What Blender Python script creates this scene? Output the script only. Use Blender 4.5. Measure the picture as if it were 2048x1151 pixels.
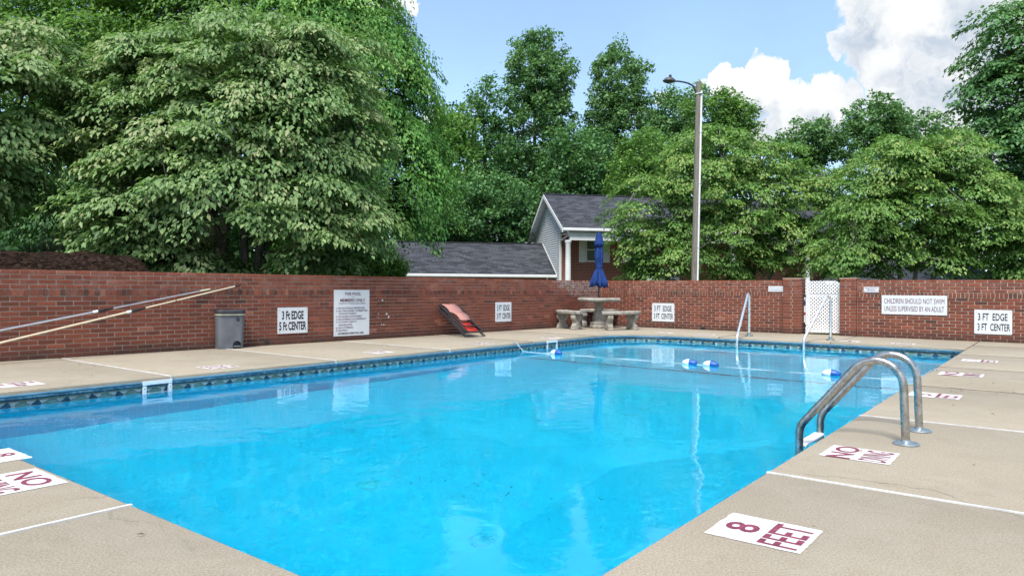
import bpy, bmesh, math, random
import numpy as np
from mathutils import Matrix, Vector

for _o in list(bpy.data.objects):
    bpy.data.objects.remove(_o)
scene = bpy.context.scene
COL = scene.collection
R = math.radians
random.seed(7)

# ------------------------------------------------------------------ camera
F = 1420.0            # focal length in pixels of the 2048 px wide photograph
H = 0.94              # eye height over the pool deck
ROLL = 0.0055
CY = 574.5
cam_d = bpy.data.cameras.new('camera')
cam_d.sensor_width = 36.0
cam_d.lens = F / 2048 * 36
cam_d.clip_start = 0.05
cam_d.clip_end = 3000
cam = bpy.data.objects.new('camera', cam_d)
COL.objects.link(cam)
_r = Vector((math.cos(ROLL), 0, math.sin(ROLL)))
_u = Vector((-math.sin(ROLL), 0, math.cos(ROLL)))
_b = Vector((0, -1, 0))
cam.matrix_world = Matrix(((_r.x, _u.x, _b.x, 0), (_r.y, _u.y, _b.y, 0), (_r.z, _u.z, _b.z, H), (0, 0, 0, 1)))
scene.camera = cam
CAM = Vector((0, 0, H))

# ------------------------------------------------------------------ world, sun, exposure
SUN_EL, SUN_AZ = R(58), R(196)       # azimuth clockwise from +Y: behind the camera, a little to its left
SKY_STRENGTH = 0.125
sun_d = bpy.data.lights.new('sun', 'SUN')
sun_d.energy = 2.3
sun_d.angle = R(16)
sun_d.color = (1.0, 0.955, 0.88)
sun = bpy.data.objects.new('sun', sun_d)
COL.objects.link(sun)
_sd = Vector((math.sin(SUN_AZ) * math.cos(SUN_EL), math.cos(SUN_AZ) * math.cos(SUN_EL), math.sin(SUN_EL)))
sun.rotation_euler = _sd.to_track_quat('Z', 'Y').to_euler()
sun.location = _sd * 60
vs = scene.view_settings
scene.display_settings.display_device = 'sRGB'
vs.view_transform = 'Standard'
vs.look = 'None'
vs.exposure = 1.35
vs.gamma = 1.0
vs.use_curve_mapping = False
cy = scene.cycles
cy.use_denoising = True
cy.max_bounces = 8
cy.diffuse_bounces = 3
cy.transmission_bounces = 8
cy.glossy_bounces = 3
cy.caustics_refractive = True
cy.caustics_reflective = False
cy.blur_glossy = 0.5
cy.sample_clamp_indirect = 0.0


def pxdir(px, py):
    a = (px - 1024) / F
    b = -(py - CY) / F
    return Vector((0, 1, 0)) + a * _r + b * _u


def ground(px, py, z=0.0):
    d = pxdir(px, py)
    return CAM + d * ((z - H) / d.z)


def at(px, py, Y):
    return CAM + pxdir(px, py) * Y


def project(p):
    q = Vector(p) - CAM
    if q.y < 0.05:
        return (-9999, -9999)
    x = q.dot(_r) / q.y
    y = q.dot(_u) / q.y
    return (1024 + x * F, CY - y * F)


# pool axes: u runs away from the camera along the long side, v to the right
ANG = R(37.7)
D1 = Vector((math.sin(ANG), math.cos(ANG), 0))
D2 = Vector((math.cos(ANG), -math.sin(ANG), 0))


def UV(u, v, z=0.0):
    p = D1 * u + D2 * v
    return Vector((p.x, p.y, z))


def to_uv(p):
    p = Vector(p)
    return p.dot(D1), p.dot(D2)


# ------------------------------------------------------------------ sky
def build_world():
    w = bpy.data.worlds.new('World')
    scene.world = w
    w.use_nodes = True
    nt = w.node_tree
    nt.nodes.clear()
    N = nt.nodes.new
    L = nt.links.new
    out = N('ShaderNodeOutputWorld')
    bg = N('ShaderNodeBackground')
    bg.inputs['Strength'].default_value = SKY_STRENGTH
    sky = N('ShaderNodeTexSky')
    sky.sky_type = 'NISHITA'
    sky.sun_disc = False
    sky.sun_elevation = SUN_EL
    sky.sun_rotation = SUN_AZ
    sky.altitude = 200
    sky.air_density = 1.0
    sky.dust_density = 0.8
    sky.ozone_density = 1.0
    tc = N('ShaderNodeTexCoord')

    def math_(op, a, b=None, c=None):
        n = N('ShaderNodeMath')
        n.operation = op
        for i, v in enumerate((a, b, c)):
            if v is None:
                continue
            if isinstance(v, (int, float)):
                n.inputs[i].default_value = v
            else:
                L(v, n.inputs[i])
        return n.outputs[0]

    def noise(scale, detail, rough, vec, dist=0.0):
        n = N('ShaderNodeTexNoise')
        n.inputs['Scale'].default_value = scale
        n.inputs['Detail'].default_value = detail
        n.inputs['Roughness'].default_value = rough
        n.inputs['Distortion'].default_value = dist
        L(vec, n.inputs['Vector'])
        return n

    vec = tc.outputs['Generated']
    blobs = [  # px, py, angular radius in px, weight : the cumulus heaps in view
        (1865, 55, 115, 1.0), (1778, 92, 60, 1.0), (1880, 190, 110, 1.0), (1960, 60, 120, 1.0), (1990, 230, 110, 1.0), (1860, 270, 60, 1.0),
        (1840, 165, 50, 1.0), (1735, -15, 60, 1.0), (1700, 72, 26, .9), (2100, 130, 140, 1.0),
        (1522, 172, 50, 1.0), (1580, 235, 50, 1.0), (1668, 196, 48, 1.0), (1448, 165, 26, 1.0), (1640, 245, 36, 1.0), (1480, 205, 34, 1.0), (1530, 265, 30, 1.0),
        (796, 4, 22, 1.0), (760, -30, 50, 1.0), (1335, 205, 14, .8), (870, 235, 22, .9), (1405, 160, 9, .8),
    ]

    def vadd(a, b):
        n = N('ShaderNodeVectorMath'); n.operation = 'ADD'
        L(a, n.inputs[0])
        if isinstance(b, tuple):
            n.inputs[1].default_value = b
        else:
            L(b, n.inputs[1])
        return n.outputs[0]

    def billow(v, scale, amp, detail):
        nz = noise(scale, detail, 0.6, v)
        sub = N('ShaderNodeVectorMath'); sub.operation = 'SUBTRACT'
        L(nz.outputs['Color'], sub.inputs[0]); sub.inputs[1].default_value = (0.5, 0.5, 0.5)
        scl = N('ShaderNodeVectorMath'); scl.operation = 'SCALE'; scl.inputs['Scale'].default_value = amp
        L(sub.outputs[0], scl.inputs[0])
        return scl.outputs[0]

    def field(v, soft0, soft1):
        """how deep a direction lies inside the cloud heaps"""
        w = vadd(v, billow(v, 14.0, .085, 3))
        w = vadd(w, billow(v, 48.0, .034, 5))
        nrm = N('ShaderNodeVectorMath'); nrm.operation = 'NORMALIZE'
        L(w, nrm.inputs[0])
        wv_ = nrm.outputs[0]
        dens_ = None
        for px, py, rad, wt in blobs:
            d = pxdir(px, py).normalized()
            ca = math.cos(math.atan(rad / F))
            dt_ = N('ShaderNodeVectorMath'); dt_.operation = 'DOT_PRODUCT'
            L(wv_, dt_.inputs[0]); dt_.inputs[1].default_value = d
            mr = N('ShaderNodeMapRange')
            mr.inputs['From Min'].default_value = 1 - (1 - ca) * soft0
            mr.inputs['From Max'].default_value = 1 - (1 - ca) * soft1
            mr.inputs['To Min'].default_value = 0
            mr.inputs['To Max'].default_value = wt
            L(dt_.outputs['Value'], mr.inputs['Value'])
            dens_ = mr.outputs[0] if dens_ is None else math_('MAXIMUM', dens_, mr.outputs[0])
        big = noise(2.6, 7, 0.55, wv_)
        wide = N('ShaderNodeMapRange')
        wide.inputs['From Min'].default_value = 0.52
        wide.inputs['From Max'].default_value = 0.58
        L(big.outputs['Fac'], wide.inputs['Value'])
        return math_('MAXIMUM', dens_, math_('MULTIPLY', wide.outputs[0], gap_out)), wv_

    # a wide clear opening of blue ahead, broken cumulus in every other direction
    fd = pxdir(1060, 240).normalized()
    dtg = N('ShaderNodeVectorMath'); dtg.operation = 'DOT_PRODUCT'
    L(vec, dtg.inputs[0]); dtg.inputs[1].default_value = fd
    gap = N('ShaderNodeMapRange')
    gap.inputs['From Min'].default_value = math.cos(R(52)); gap.inputs['From Max'].default_value = math.cos(R(38))
    gap.inputs['To Min'].default_value = 1; gap.inputs['To Max'].default_value = 0
    L(dtg.outputs['Value'], gap.inputs['Value'])
    gap_out = gap.outputs[0]
    dens, wv = field(vec, 1.25, .9)
    above, _ = field(vadd(vec, (0.01, 0.0, 0.052)), 2.0, .35)      # cloud standing over this spot takes its light
    n2 = noise(11.0, 8, 0.62, wv, 0.2)
    puff = N('ShaderNodeMapRange')
    puff.inputs['From Min'].default_value = .38; puff.inputs['From Max'].default_value = .66
    L(n2.outputs['Fac'], puff.inputs['Value'])
    shade = math_('MULTIPLY', above, math_('SUBTRACT', 1.12, puff.outputs[0]))
    ramp = N('ShaderNodeValToRGB')
    e = ramp.color_ramp.elements
    e[0].position = 0.0; e[0].color = (3.5, 3.5, 3.5, 1)
    e[1].position = 1.0; e[1].color = (1.7, 2.0, 2.4, 1)
    m_ = ramp.color_ramp.elements.new(.45); m_.color = (2.85, 2.95, 3.05, 1)
    L(shade, ramp.inputs['Fac'])
    thin = noise(3.2, 6, 0.6, vec)
    veil = N('ShaderNodeMapRange')
    veil.inputs['From Min'].default_value = 0.35; veil.inputs['From Max'].default_value = 0.75
    veil.inputs['To Min'].default_value = 0.30; veil.inputs['To Max'].default_value = 0.62
    L(thin.outputs['Fac'], veil.inputs['Value'])
    base = N('ShaderNodeMixRGB')
    L(veil.outputs[0], base.inputs['Fac']); L(sky.outputs[0], base.inputs['Color1'])
    base.inputs['Color2'].default_value = (1.15, 1.75, 2.65, 1)
    mx = N('ShaderNodeMixRGB')
    L(dens, mx.inputs['Fac']); L(base.outputs[0], mx.inputs['Color1']); L(ramp.outputs[0], mx.inputs['Color2'])
    L(mx.outputs[0], bg.inputs['Color'])
    L(bg.outputs[0], out.inputs['Surface'])


build_world()


# ------------------------------------------------------------------ materials
MATS = {}


class NT:
    def __init__(self, name, rough=0.7, spec=0.3, metal=0.0):
        m = bpy.data.materials.new(name)
        m.use_nodes = True
        self.m = m
        self.nt = m.node_tree
        self.p = self.nt.nodes['Principled BSDF']
        self.out = self.nt.nodes['Material Output']
        self.p.inputs['Roughness'].default_value = rough
        self.p.inputs['Specular IOR Level'].default_value = spec
        self.p.inputs['Metallic'].default_value = metal
        self.pos = self.n('ShaderNodeNewGeometry').outputs['Position']

    def n(self, t, **kw):
        x = self.nt.nodes.new(t)
        for k, v in kw.items():
            setattr(x, k, v)
        return x

    def l(self, a, b):
        self.nt.links.new(a, b)

    def math(self, op, a, b=None, c=None):
        n = self.n('ShaderNodeMath', operation=op)
        for i, v in enumerate((a, b, c)):
            if v is None:
                continue
            if isinstance(v, (int, float)):
                n.inputs[i].default_value = v
            else:
                self.l(v, n.inputs[i])
        return n.outputs[0]

    def vscale(self, vec, s):
        n = self.n('ShaderNodeVectorMath', operation='MULTIPLY')
        self.l(vec, n.inputs[0])
        n.inputs[1].default_value = s
        return n.outputs[0]

    def noise(self, scale, detail=4, rough=0.55, vec=None, dist=0.0):
        n = self.n('ShaderNodeTexNoise')
        n.inputs['Scale'].default_value = scale
        n.inputs['Detail'].default_value = detail
        n.inputs['Roughness'].default_value = rough
        n.inputs['Distortion'].default_value = dist
        self.l(self.pos if vec is None else vec, n.inputs['Vector'])
        return n.outputs['Fac']

    def voro(self, scale, vec=None, feature='F1', out='Distance'):
        n = self.n('ShaderNodeTexVoronoi', feature=feature)
        n.inputs['Scale'].default_value = scale
        self.l(self.pos if vec is None else vec, n.inputs['Vector'])
        return n.outputs[out]

    def ramp(self, fac, stops, interp='LINEAR'):
        r = self.n('ShaderNodeValToRGB')
        r.color_ramp.interpolation = interp
        e = r.color_ramp.elements
        while len(e) < len(stops):
            e.new(0.5)
        for i, (p, c) in enumerate(stops):
            e[i].position = p
            e[i].color = tuple(c) + (1,) if len(c) == 3 else c
        self.l(fac, r.inputs['Fac'])
        return r.outputs['Color']

    def rng(self, fac, a, b, c=0.0, d=1.0):
        n = self.n('ShaderNodeMapRange')
        n.inputs['From Min'].default_value = a
        n.inputs['From Max'].default_value = b
        n.inputs['To Min'].default_value = c
        n.inputs['To Max'].default_value = d
        self.l(fac, n.inputs['Value'])
        return n.outputs[0]

    def mix(self, fac, a, b, mode='MIX'):
        n = self.n('ShaderNodeMixRGB', blend_type=mode)
        for inp, v in zip(('Fac', 'Color1', 'Color2'), (fac, a, b)):
            if isinstance(v, (int, float)):
                n.inputs[inp].default_value = v
            elif isinstance(v, tuple):
                n.inputs[inp].default_value = v + (1,) if len(v) == 3 else v
            else:
                self.l(v, n.inputs[inp])
        return n.outputs[0]

    def n_add(self, vec, scale, amp):
        n = self.n('ShaderNodeTexNoise')
        n.inputs['Scale'].default_value = scale
        n.inputs['Detail'].default_value = 5
        self.l(vec, n.inputs['Vector'])
        m = self.n('ShaderNodeVectorMath', operation='MULTIPLY_ADD')
        self.l(n.outputs['Color'], m.inputs[0])
        m.inputs[1].default_value = (amp * 2, amp * 2, amp * 2)
        self.l(vec, m.inputs[2])
        return m.outputs[0]

    def attr(self, name):
        return self.n('ShaderNodeAttribute', attribute_name=name).outputs['Fac']

    def color(self, c):
        if isinstance(c, tuple):
            self.p.inputs['Base Color'].default_value = c + (1,)
        else:
            self.l(c, self.p.inputs['Base Color'])
        return self

    def bump(self, h, strength=0.3, dist=0.01):
        b = self.n('ShaderNodeBump')
        b.inputs['Strength'].default_value = strength
        b.inputs['Distance'].default_value = dist
        self.l(h, b.inputs['Height'])
        self.l(b.outputs[0], self.p.inputs['Normal'])
        return self


def M(key):
    return MATS[key]


def simple(key, c, rough=0.6, spec=0.3, metal=0.0, var=0.15, scale=12.0, bump=0.0, bscale=40.0, bdist=0.004):
    t = NT(key, rough, spec, metal)
    n = t.noise(scale, 5)
    lo = tuple(x * (1 - var) for x in c)
    hi = tuple(min(1, x * (1 + var)) for x in c)
    t.color(t.ramp(n, [(0.3, lo), (0.7, hi)]))
    if bump:
        t.bump(t.noise(bscale, 4), bump, bdist)
    MATS[key] = t.m
    return t


def build_materials():
    # brick: 'tone' is each brick's own shade
    t = NT('brick', 0.88, 0.2)
    tone = t.attr('tone')
    c = t.ramp(tone, [(0.0, (.082, .040, .032)), (0.2, (.135, .045, .032)), (0.5, (.185, .056, .036)),
                      (0.78, (.23, .068, .041)), (0.93, (.275, .083, .049)), (1.0, (.30, .12, .08))])
    c = t.mix(t.rng(t.noise(60, 5, .7), .3, .75, 0, .4), c, (.075, .034, .027))
    sep = t.n('ShaderNodeSeparateXYZ'); t.l(t.pos, sep.inputs[0])
    # grey soot near the deck, lime bloom under the cap
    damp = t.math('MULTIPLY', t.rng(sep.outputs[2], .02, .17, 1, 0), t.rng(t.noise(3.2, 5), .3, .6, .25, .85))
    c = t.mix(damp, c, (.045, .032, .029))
    lime = t.math('MULTIPLY', t.rng(sep.outputs[2], .78, .88, 0, 1), t.rng(t.noise(7, 6, .65), .47, .72, 0, .55))
    c = t.mix(lime, c, (.28, .16, .135))
    corner = t.attr('lime')
    wl = t.math('MULTIPLY', corner, t.math('MULTIPLY', t.rng(t.noise(14, 6, .7), .46, .66, 0, .75), t.rng(sep.outputs[2], .75, .95, .25, 1)))
    c = t.mix(wl, c, (.46, .40, .36))
    t.color(c)
    t.bump(t.noise(90, 5, .7), .5, .004)
    MATS['brick'] = t.m
    # mortar
    t = NT('mortar', 0.95, 0.1)
    c = t.ramp(t.noise(5, 6, .65), [(.3, (.32, .245, .185)), (.5, (.42, .335, .265)), (.72, (.52, .45, .38))])
    sep = t.n('ShaderNodeSeparateXYZ'); t.l(t.pos, sep.inputs[0])
    c = t.mix(t.rng(sep.outputs[2], .0, .14, .75, 0), c, (.10, .075, .06))
    t.color(c).bump(t.noise(120, 4), .4, .003)
    MATS['mortar'] = t.m
    t = NT('white_mortar', 0.95, 0.1)
    t.color(t.ramp(t.noise(9, 6, .65), [(.3, (.50, .44, .38)), (.7, (.70, .65, .60))])).bump(t.noise(120, 4), .4, .003)
    MATS['white_mortar'] = t.m
    # concrete deck
    t = NT('deck_concrete', 0.9, 0.2)
    big = t.noise(.55, 6, .6)
    c = t.ramp(big, [(.25, (.325, .282, .215)), (.5, (.385, .338, .262)), (.75, (.42, .372, .295))])
    c = t.mix(t.rng(t.noise(1.4, 8, .68), .48, .74, 0, .5), c, (.27, .24, .195))
    c = t.mix(t.rng(t.noise(7.5, 6, .75), .56, .74, 0, .25), c, (.19, .155, .11))
    c = t.mix(t.rng(t.noise(120, 3, .85), .43, .58, 0, .65), c, (.185, .145, .098))
    c = t.mix(t.rng(t.voro(150), .0, .28, .28, 0), c, (.44, .39, .31))
    c = t.mix(t.rng(t.noise(340, 2, .8), .58, .72, 0, .35), c, (.08, .066, .052))
    spots = t.math('MULTIPLY', t.rng(t.voro(2.2), .012, .03, 1, 0), .8)
    c = t.mix(spots, c, (.06, .05, .045))
    # hairline cracks and wandering water stains
    crk = t.voro(.42, t.n_add(t.pos, 1.6, .35), feature='DISTANCE_TO_EDGE')
    c = t.mix(t.math('MULTIPLY', t.rng(crk, .0015, .004, .55, 0), t.rng(t.noise(.7, 3), .45, .6, 0, 1)), c, (.10, .09, .075))
    st = t.noise(.9, 7, .7, dist=.3)
    band = t.math('MULTIPLY', t.rng(st, .50, .535, 0, 1), t.rng(st, .535, .60, 1, 0))
    c = t.mix(t.math('MULTIPLY', band, .16), c, (.40, .37, .31))
    t.color(c)
    t.bump(t.mix(.5, t.noise(150, 3, .8), t.noise(40, 4)), .45, .004)
    MATS['deck_concrete'] = t.m
    # cast stone furniture
    t = NT('cast_stone', 0.93, 0.15)
    c = t.ramp(t.noise(7, 6, .65), [(.28, (.17, .155, .13)), (.5, (.32, .30, .26)), (.72, (.43, .41, .37))])
    c = t.mix(t.rng(t.noise(26, 5, .7), .5, .75, 0, .5), c, (.13, .12, .10))
    t.color(c).bump(t.mix(.5, t.noise(60, 5, .7), t.voro(38)), .7, .012)
    MATS['cast_stone'] = t.m
    # pool liner under water: printed vinyl
    t = NT('liner', 0.45, 0.3)
    c = t.ramp(t.noise(5.5, 6, .6), [(.3, (.001, .57, .86)), (.7, (.002, .60, .88))])
    c = t.mix(t.rng(t.noise(34, 4, .7), .45, .75, 0, .12), c, (.01, .64, .90))
    t.color(c)
    MATS['liner'] = t.m
    t = NT('liner_bead', 0.32, 0.5)
    c = t.ramp(t.noise(26, 5, .65), [(.38, (.004, .030, .060)), (.5, (.010, .065, .115)), (.66, (.08, .19, .26))])
    t.color(c)
    MATS['liner_bead'] = t.m
    simple('liner_track', (.075, .20, .30), .35, .5, var=.3, scale=9)
    simple('print_ground', (.46, .47, .46), .4, .4, var=.25, scale=22)
    simple('print_diamond', (.010, .055, .10), .4, .4, var=.5, scale=40)
    simple('print_leaf', (.13, .23, .20), .4, .4, var=.35, scale=40)
    simple('print_line', (.03, .06, .07), .5, .3)
    simple('floor_line', (.003, .03, .07), .6, .2)
    simple('drain_dark', (.004, .58, .76), .6, .2)
    simple('drain_pale', (.004, .53, .80), .6, .2)
    simple('floor_speck', (.004, .22, .30), .8, .1)
    # water
    t = NT('water', 0.0, 0.5)
    nt = t.nt
    nt.nodes.remove(t.p)
    gl = t.n('ShaderNodeBsdfGlass', distribution='GGX')
    gl.inputs['IOR'].default_value = 1.333
    gl.inputs['Roughness'].default_value = 0.0
    gl.inputs['Color'].default_value = (.97, .995, 1.0, 1)
    v1 = t.noise(1.1, 3, .5, dist=.6)
    v2 = t.noise(5.5, 4, .5, dist=.4)
    v3 = t.noise(24, 2, .5)
    hgt = t.math('ADD', t.math('ADD', t.math('MULTIPLY', v1, .9), t.math('MULTIPLY', v2, .16)), t.math('MULTIPLY', v3, .012))
    b = t.n('ShaderNodeBump')
    b.inputs['Strength'].default_value = 1.0
    b.inputs['Distance'].default_value = 0.010
    t.l(hgt, b.inputs['Height'])
    t.l(b.outputs[0], gl.inputs['Normal'])
    t.l(gl.outputs[0], t.out.inputs['Surface'])
    MATS['water'] = t.m
    # metals, plastics, paint
    t = NT('steel', 0.24, 0.5, 1.0)
    c = t.ramp(t.noise(30, 6, .7), [(.3, (.30, .28, .25)), (.55, (.50, .49, .47)), (.75, (.62, .62, .62))])
    sp = t.vscale(t.pos, (40, 40, 6))
    c = t.mix(t.rng(t.noise(1.0, 5, .7, sp), .5, .72, 0, .55), c, (.22, .16, .11))
    t.color(c)
    t.l(t.rng(t.noise(22, 5), .3, .7, .2, .42), t.p.inputs['Roughness'])
    MATS['steel'] = t.m
    simple('bright_steel', (.88, .88, .88), .36, .5, 1.0, var=.1, scale=8)
    simple('dull_steel', (.34, .40, .42), .4, .5, .8, var=.25, scale=14)
    simple('aluminium', (.62, .63, .66), .35, .5, .9, var=.08)
    simple('cream_pole', (.60, .52, .37), .5, .4, var=.1)
    simple('lamp_grey', (.075, .08, .085), .5, .4)
    simple('black_plastic', (.018, .018, .02), .5, .4, var=.3)
    simple('dark_frame', (.022, .024, .03), .35, .5, var=.3)
    simple('white_plastic', (.78, .79, .79), .45, .4, var=.05)
    simple('white_paint', (.76, .77, .78), .6, .3, var=.06, scale=5)
    simple('sign_face', (.60, .635, .67), .5, .35, var=.05, scale=4)
    simple('ink_black', (.022, .022, .026), .7, .2)
    simple('ink_maroon', (.11, .012, .025), .75, .2, var=.3, scale=9)
    simple('stencil_maroon', (.20, .050, .085), .85, .1, var=.35, scale=30)
    simple('ink_violet', (.12, .05, .10), .75, .2)
    t = NT('deck_paint', .8, .2)
    c = t.mix(t.math('MAXIMUM', t.rng(t.noise(48, 6, .82), .56, .64, 0, .8), t.rng(t.noise(6, 6, .75), .60, .72, 0, .6)), (.62, .61, .59), (.33, .285, .22))
    t.color(c); MATS['deck_paint'] = t.m
    simple('caulk_white', (.56, .56, .55), .7, .3, var=.2, scale=9)
    simple('caulk_dark', (.20, .17, .13), .9, .1, var=.4, scale=6)
    t = NT('bin_grey', .62, .3)
    c = t.ramp(t.noise(6, 5), [(.3, (.105, .115, .135)), (.7, (.155, .165, .19))])
    c = t.mix(t.rng(t.noise(16, 7, .8, t.vscale(t.pos, (1, 1, .35))), .60, .68, 0, .55), c, (.30, .31, .33))
    t.color(c).bump(t.noise(60), .12, .004); MATS['bin_grey'] = t.m
    simple('bin_lid', (.030, .033, .042), .5, .4, var=.3)
    simple('bin_bag', (.52, .52, .37), .5, .3, var=.15)
    simple('sling_pink', (.40, .20, .175), .85, .1, var=.12, scale=8)
    simple('sling_red', (.32, .026, .018), .8, .15, var=.3, scale=12)
    t = NT('umbrella_blue', .85, .15)
    c = t.ramp(t.noise(9, 4), [(.3, (.011, .031, .125)), (.7, (.020, .055, .21))])
    t.color(c).bump(t.noise(30, 3, .5, t.vscale(t.pos, (1, 1, .15))), .3, .02); MATS['umbrella_blue'] = t.m
    simple('pole_navy', (.02, .02, .03), .4, .4)
    simple('buoy_white', (.80, .81, .82), .35, .4, var=.04)
    simple('buoy_blue', (.012, .09, .36), .35, .4, var=.1)
    simple('rope', (.50, .54, .58), .8, .2, var=.2, scale=60, bump=.5, bscale=160)
    # house
    t = NT('house_brick', .9, .15)
    bt = t.n('ShaderNodeTexBrick')
    tc = t.n('ShaderNodeTexCoord')
    sepx = t.n('ShaderNodeSeparateXYZ'); t.l(tc.outputs['Object'], sepx.inputs[0])
    comb = t.n('ShaderNodeCombineXYZ')
    t.l(t.math('ADD', sepx.outputs[0], sepx.outputs[1]), comb.inputs[0]); t.l(sepx.outputs[2], comb.inputs[1])
    t.l(comb.outputs[0], bt.inputs['Vector'])
    bt.inputs['Color1'].default_value = (.27, .078, .055, 1)
    bt.inputs['Color2'].default_value = (.19, .058, .044, 1)
    bt.inputs['Mortar'].default_value = (.40, .31, .26, 1)
    bt.inputs['Scale'].default_value = 1.0
    bt.inputs['Brick Width'].default_value = .21
    bt.inputs['Row Height'].default_value = .07
    bt.inputs['Mortar Size'].default_value = .007
    t.color(bt.outputs['Color']).bump(bt.outputs['Fac'], -.4, .006)
    MATS['house_brick'] = t.m
    simple('siding', (.60, .635, .66), .55, .3, var=.05, scale=2)
    simple('trim_white', (.72, .74, .75), .5, .35, var=.05, scale=3)
    t = NT('shingles', .92, .15)
    tc = t.n('ShaderNodeTexCoord')
    sp = t.vscale(tc.outputs['Object'], (3.0, 1, 1))
    bt = t.n('ShaderNodeTexBrick')
    t.l(tc.outputs['UV'], bt.inputs['Vector'])
    bt.inputs['Color1'].default_value = (.024, .027, .034, 1)
    bt.inputs['Color2'].default_value = (.078, .084, .100, 1)
    bt.inputs['Mortar'].default_value = (.016, .018, .024, 1)
    bt.inputs['Scale'].default_value = 1.0
    bt.inputs['Brick Width'].default_value = .33
    bt.inputs['Row Height'].default_value = .13
    bt.inputs['Mortar Size'].default_value = .006
    bt.inputs['Bias'].default_value = -.1
    c = t.mix(t.rng(t.noise(1.3, 5), .35, .7, 0, .1), bt.outputs['Color'], (.06, .066, .078))
    c = t.mix(t.rng(t.noise(12, 3, .8, sp), .50, .66, 0, .45), c, (.11, .118, .138))
    t.color(c).bump(bt.outputs['Fac'], -.5, .008)
    MATS['shingles'] = t.m
    t = NT('window_glass', .04, .6)
    t.color((.13, .155, .15)); MATS['window_glass'] = t.m
    simple('blind', (.30, .33, .32), .8, .2, var=.1)
    # wood, bark, soil
    t = NT('weathered_wood', .92, .12)
    v = t.vscale(t.pos, (16, 16, .9))
    c = t.ramp(t.noise(2.2, 6, .7, v), [(.3, (.11, .10, .085)), (.5, (.20, .185, .16)), (.75, (.29, .275, .245))])
    t.color(c).bump(t.noise(2.6, 5, .7, v), .6, .02); MATS['weathered_wood'] = t.m
    for key, a, b_ in (('bark_grey', (.055, .05, .042), (.17, .16, .14)), ('bark_dark', (.018, .016, .013), (.06, .052, .043)),
                       ('bark_pale', (.12, .11, .09), (.30, .28, .25))):
        t = NT(key, .95, .1)
        v = t.vscale(t.pos, (9, 9, 2.2))
        t.color(t.ramp(t.noise(2.5, 6, .7, v), [(.3, a), (.7, b_)])).bump(t.noise(3, 5, .7, v), .8, .03)
        MATS[key] = t.m
    t = NT('mulch', .98, .05)
    c = t.ramp(t.voro(26, t.vscale(t.pos, (1, 1, 1.6)), out='Color'), [(.1, (.008, .005, .004)), (.5, (.024, .014, .010)), (.85, (.06, .038, .028))])
    c = t.mix(t.rng(t.noise(40, 4, .8), .60, .72, 0, .7), c, (.12, .09, .07))
    t.color(c).bump(t.noise(24, 6, .8), 1.0, .05); MATS['mulch'] = t.m
    t = NT('ground_cover', .98, .05)
    c = t.ramp(t.noise(.35, 6, .6), [(.35, (.030, .024, .015)), (.5, (.038, .060, .018)), (.7, (.055, .095, .024))])
    t.color(c).bump(t.noise(14, 5, .7), .8, .05); MATS['ground_cover'] = t.m


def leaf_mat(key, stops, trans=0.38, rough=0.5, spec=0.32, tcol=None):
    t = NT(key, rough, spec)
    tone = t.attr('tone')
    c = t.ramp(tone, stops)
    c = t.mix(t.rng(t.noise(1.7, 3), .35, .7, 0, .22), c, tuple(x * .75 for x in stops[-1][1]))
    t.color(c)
    tr = t.n('ShaderNodeBsdfTranslucent')
    if tcol:
        tr.inputs['Color'].default_value = tcol + (1,)
    else:
        c2 = t.mix(.55, c, (.17, .36, .03))
        t.l(c2, tr.inputs['Color'])
    mx = t.n('ShaderNodeMixShader')
    mx.inputs['Fac'].default_value = trans
    t.l(t.p.outputs[0], mx.inputs[1]); t.l(tr.outputs[0], mx.inputs[2])
    t.l(mx.outputs[0], t.out.inputs['Surface'])
    MATS[key] = t.m


build_materials()
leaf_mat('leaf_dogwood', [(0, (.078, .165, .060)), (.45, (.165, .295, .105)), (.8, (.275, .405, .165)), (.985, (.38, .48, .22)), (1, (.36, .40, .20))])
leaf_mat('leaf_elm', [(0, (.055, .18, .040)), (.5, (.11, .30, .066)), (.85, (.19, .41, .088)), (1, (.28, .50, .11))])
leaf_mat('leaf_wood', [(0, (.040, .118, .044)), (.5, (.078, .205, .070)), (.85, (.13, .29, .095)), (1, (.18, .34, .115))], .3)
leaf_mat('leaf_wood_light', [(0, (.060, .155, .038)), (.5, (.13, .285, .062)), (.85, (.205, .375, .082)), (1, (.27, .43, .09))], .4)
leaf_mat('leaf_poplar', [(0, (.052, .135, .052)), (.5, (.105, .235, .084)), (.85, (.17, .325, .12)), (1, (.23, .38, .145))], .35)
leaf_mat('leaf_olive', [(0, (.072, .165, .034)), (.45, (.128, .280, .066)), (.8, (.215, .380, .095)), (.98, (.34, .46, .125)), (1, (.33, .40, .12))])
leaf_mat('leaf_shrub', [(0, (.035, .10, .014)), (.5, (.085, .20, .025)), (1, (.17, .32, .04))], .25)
leaf_mat('leaf_blade', [(0, (.045, .075, .045)), (.5, (.10, .15, .10)), (1, (.18, .23, .17))], .2)
leaf_mat('dry_leaf', [(0, (.05, .035, .02)), (.5, (.10, .07, .035)), (1, (.20, .14, .07))], .1)


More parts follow.
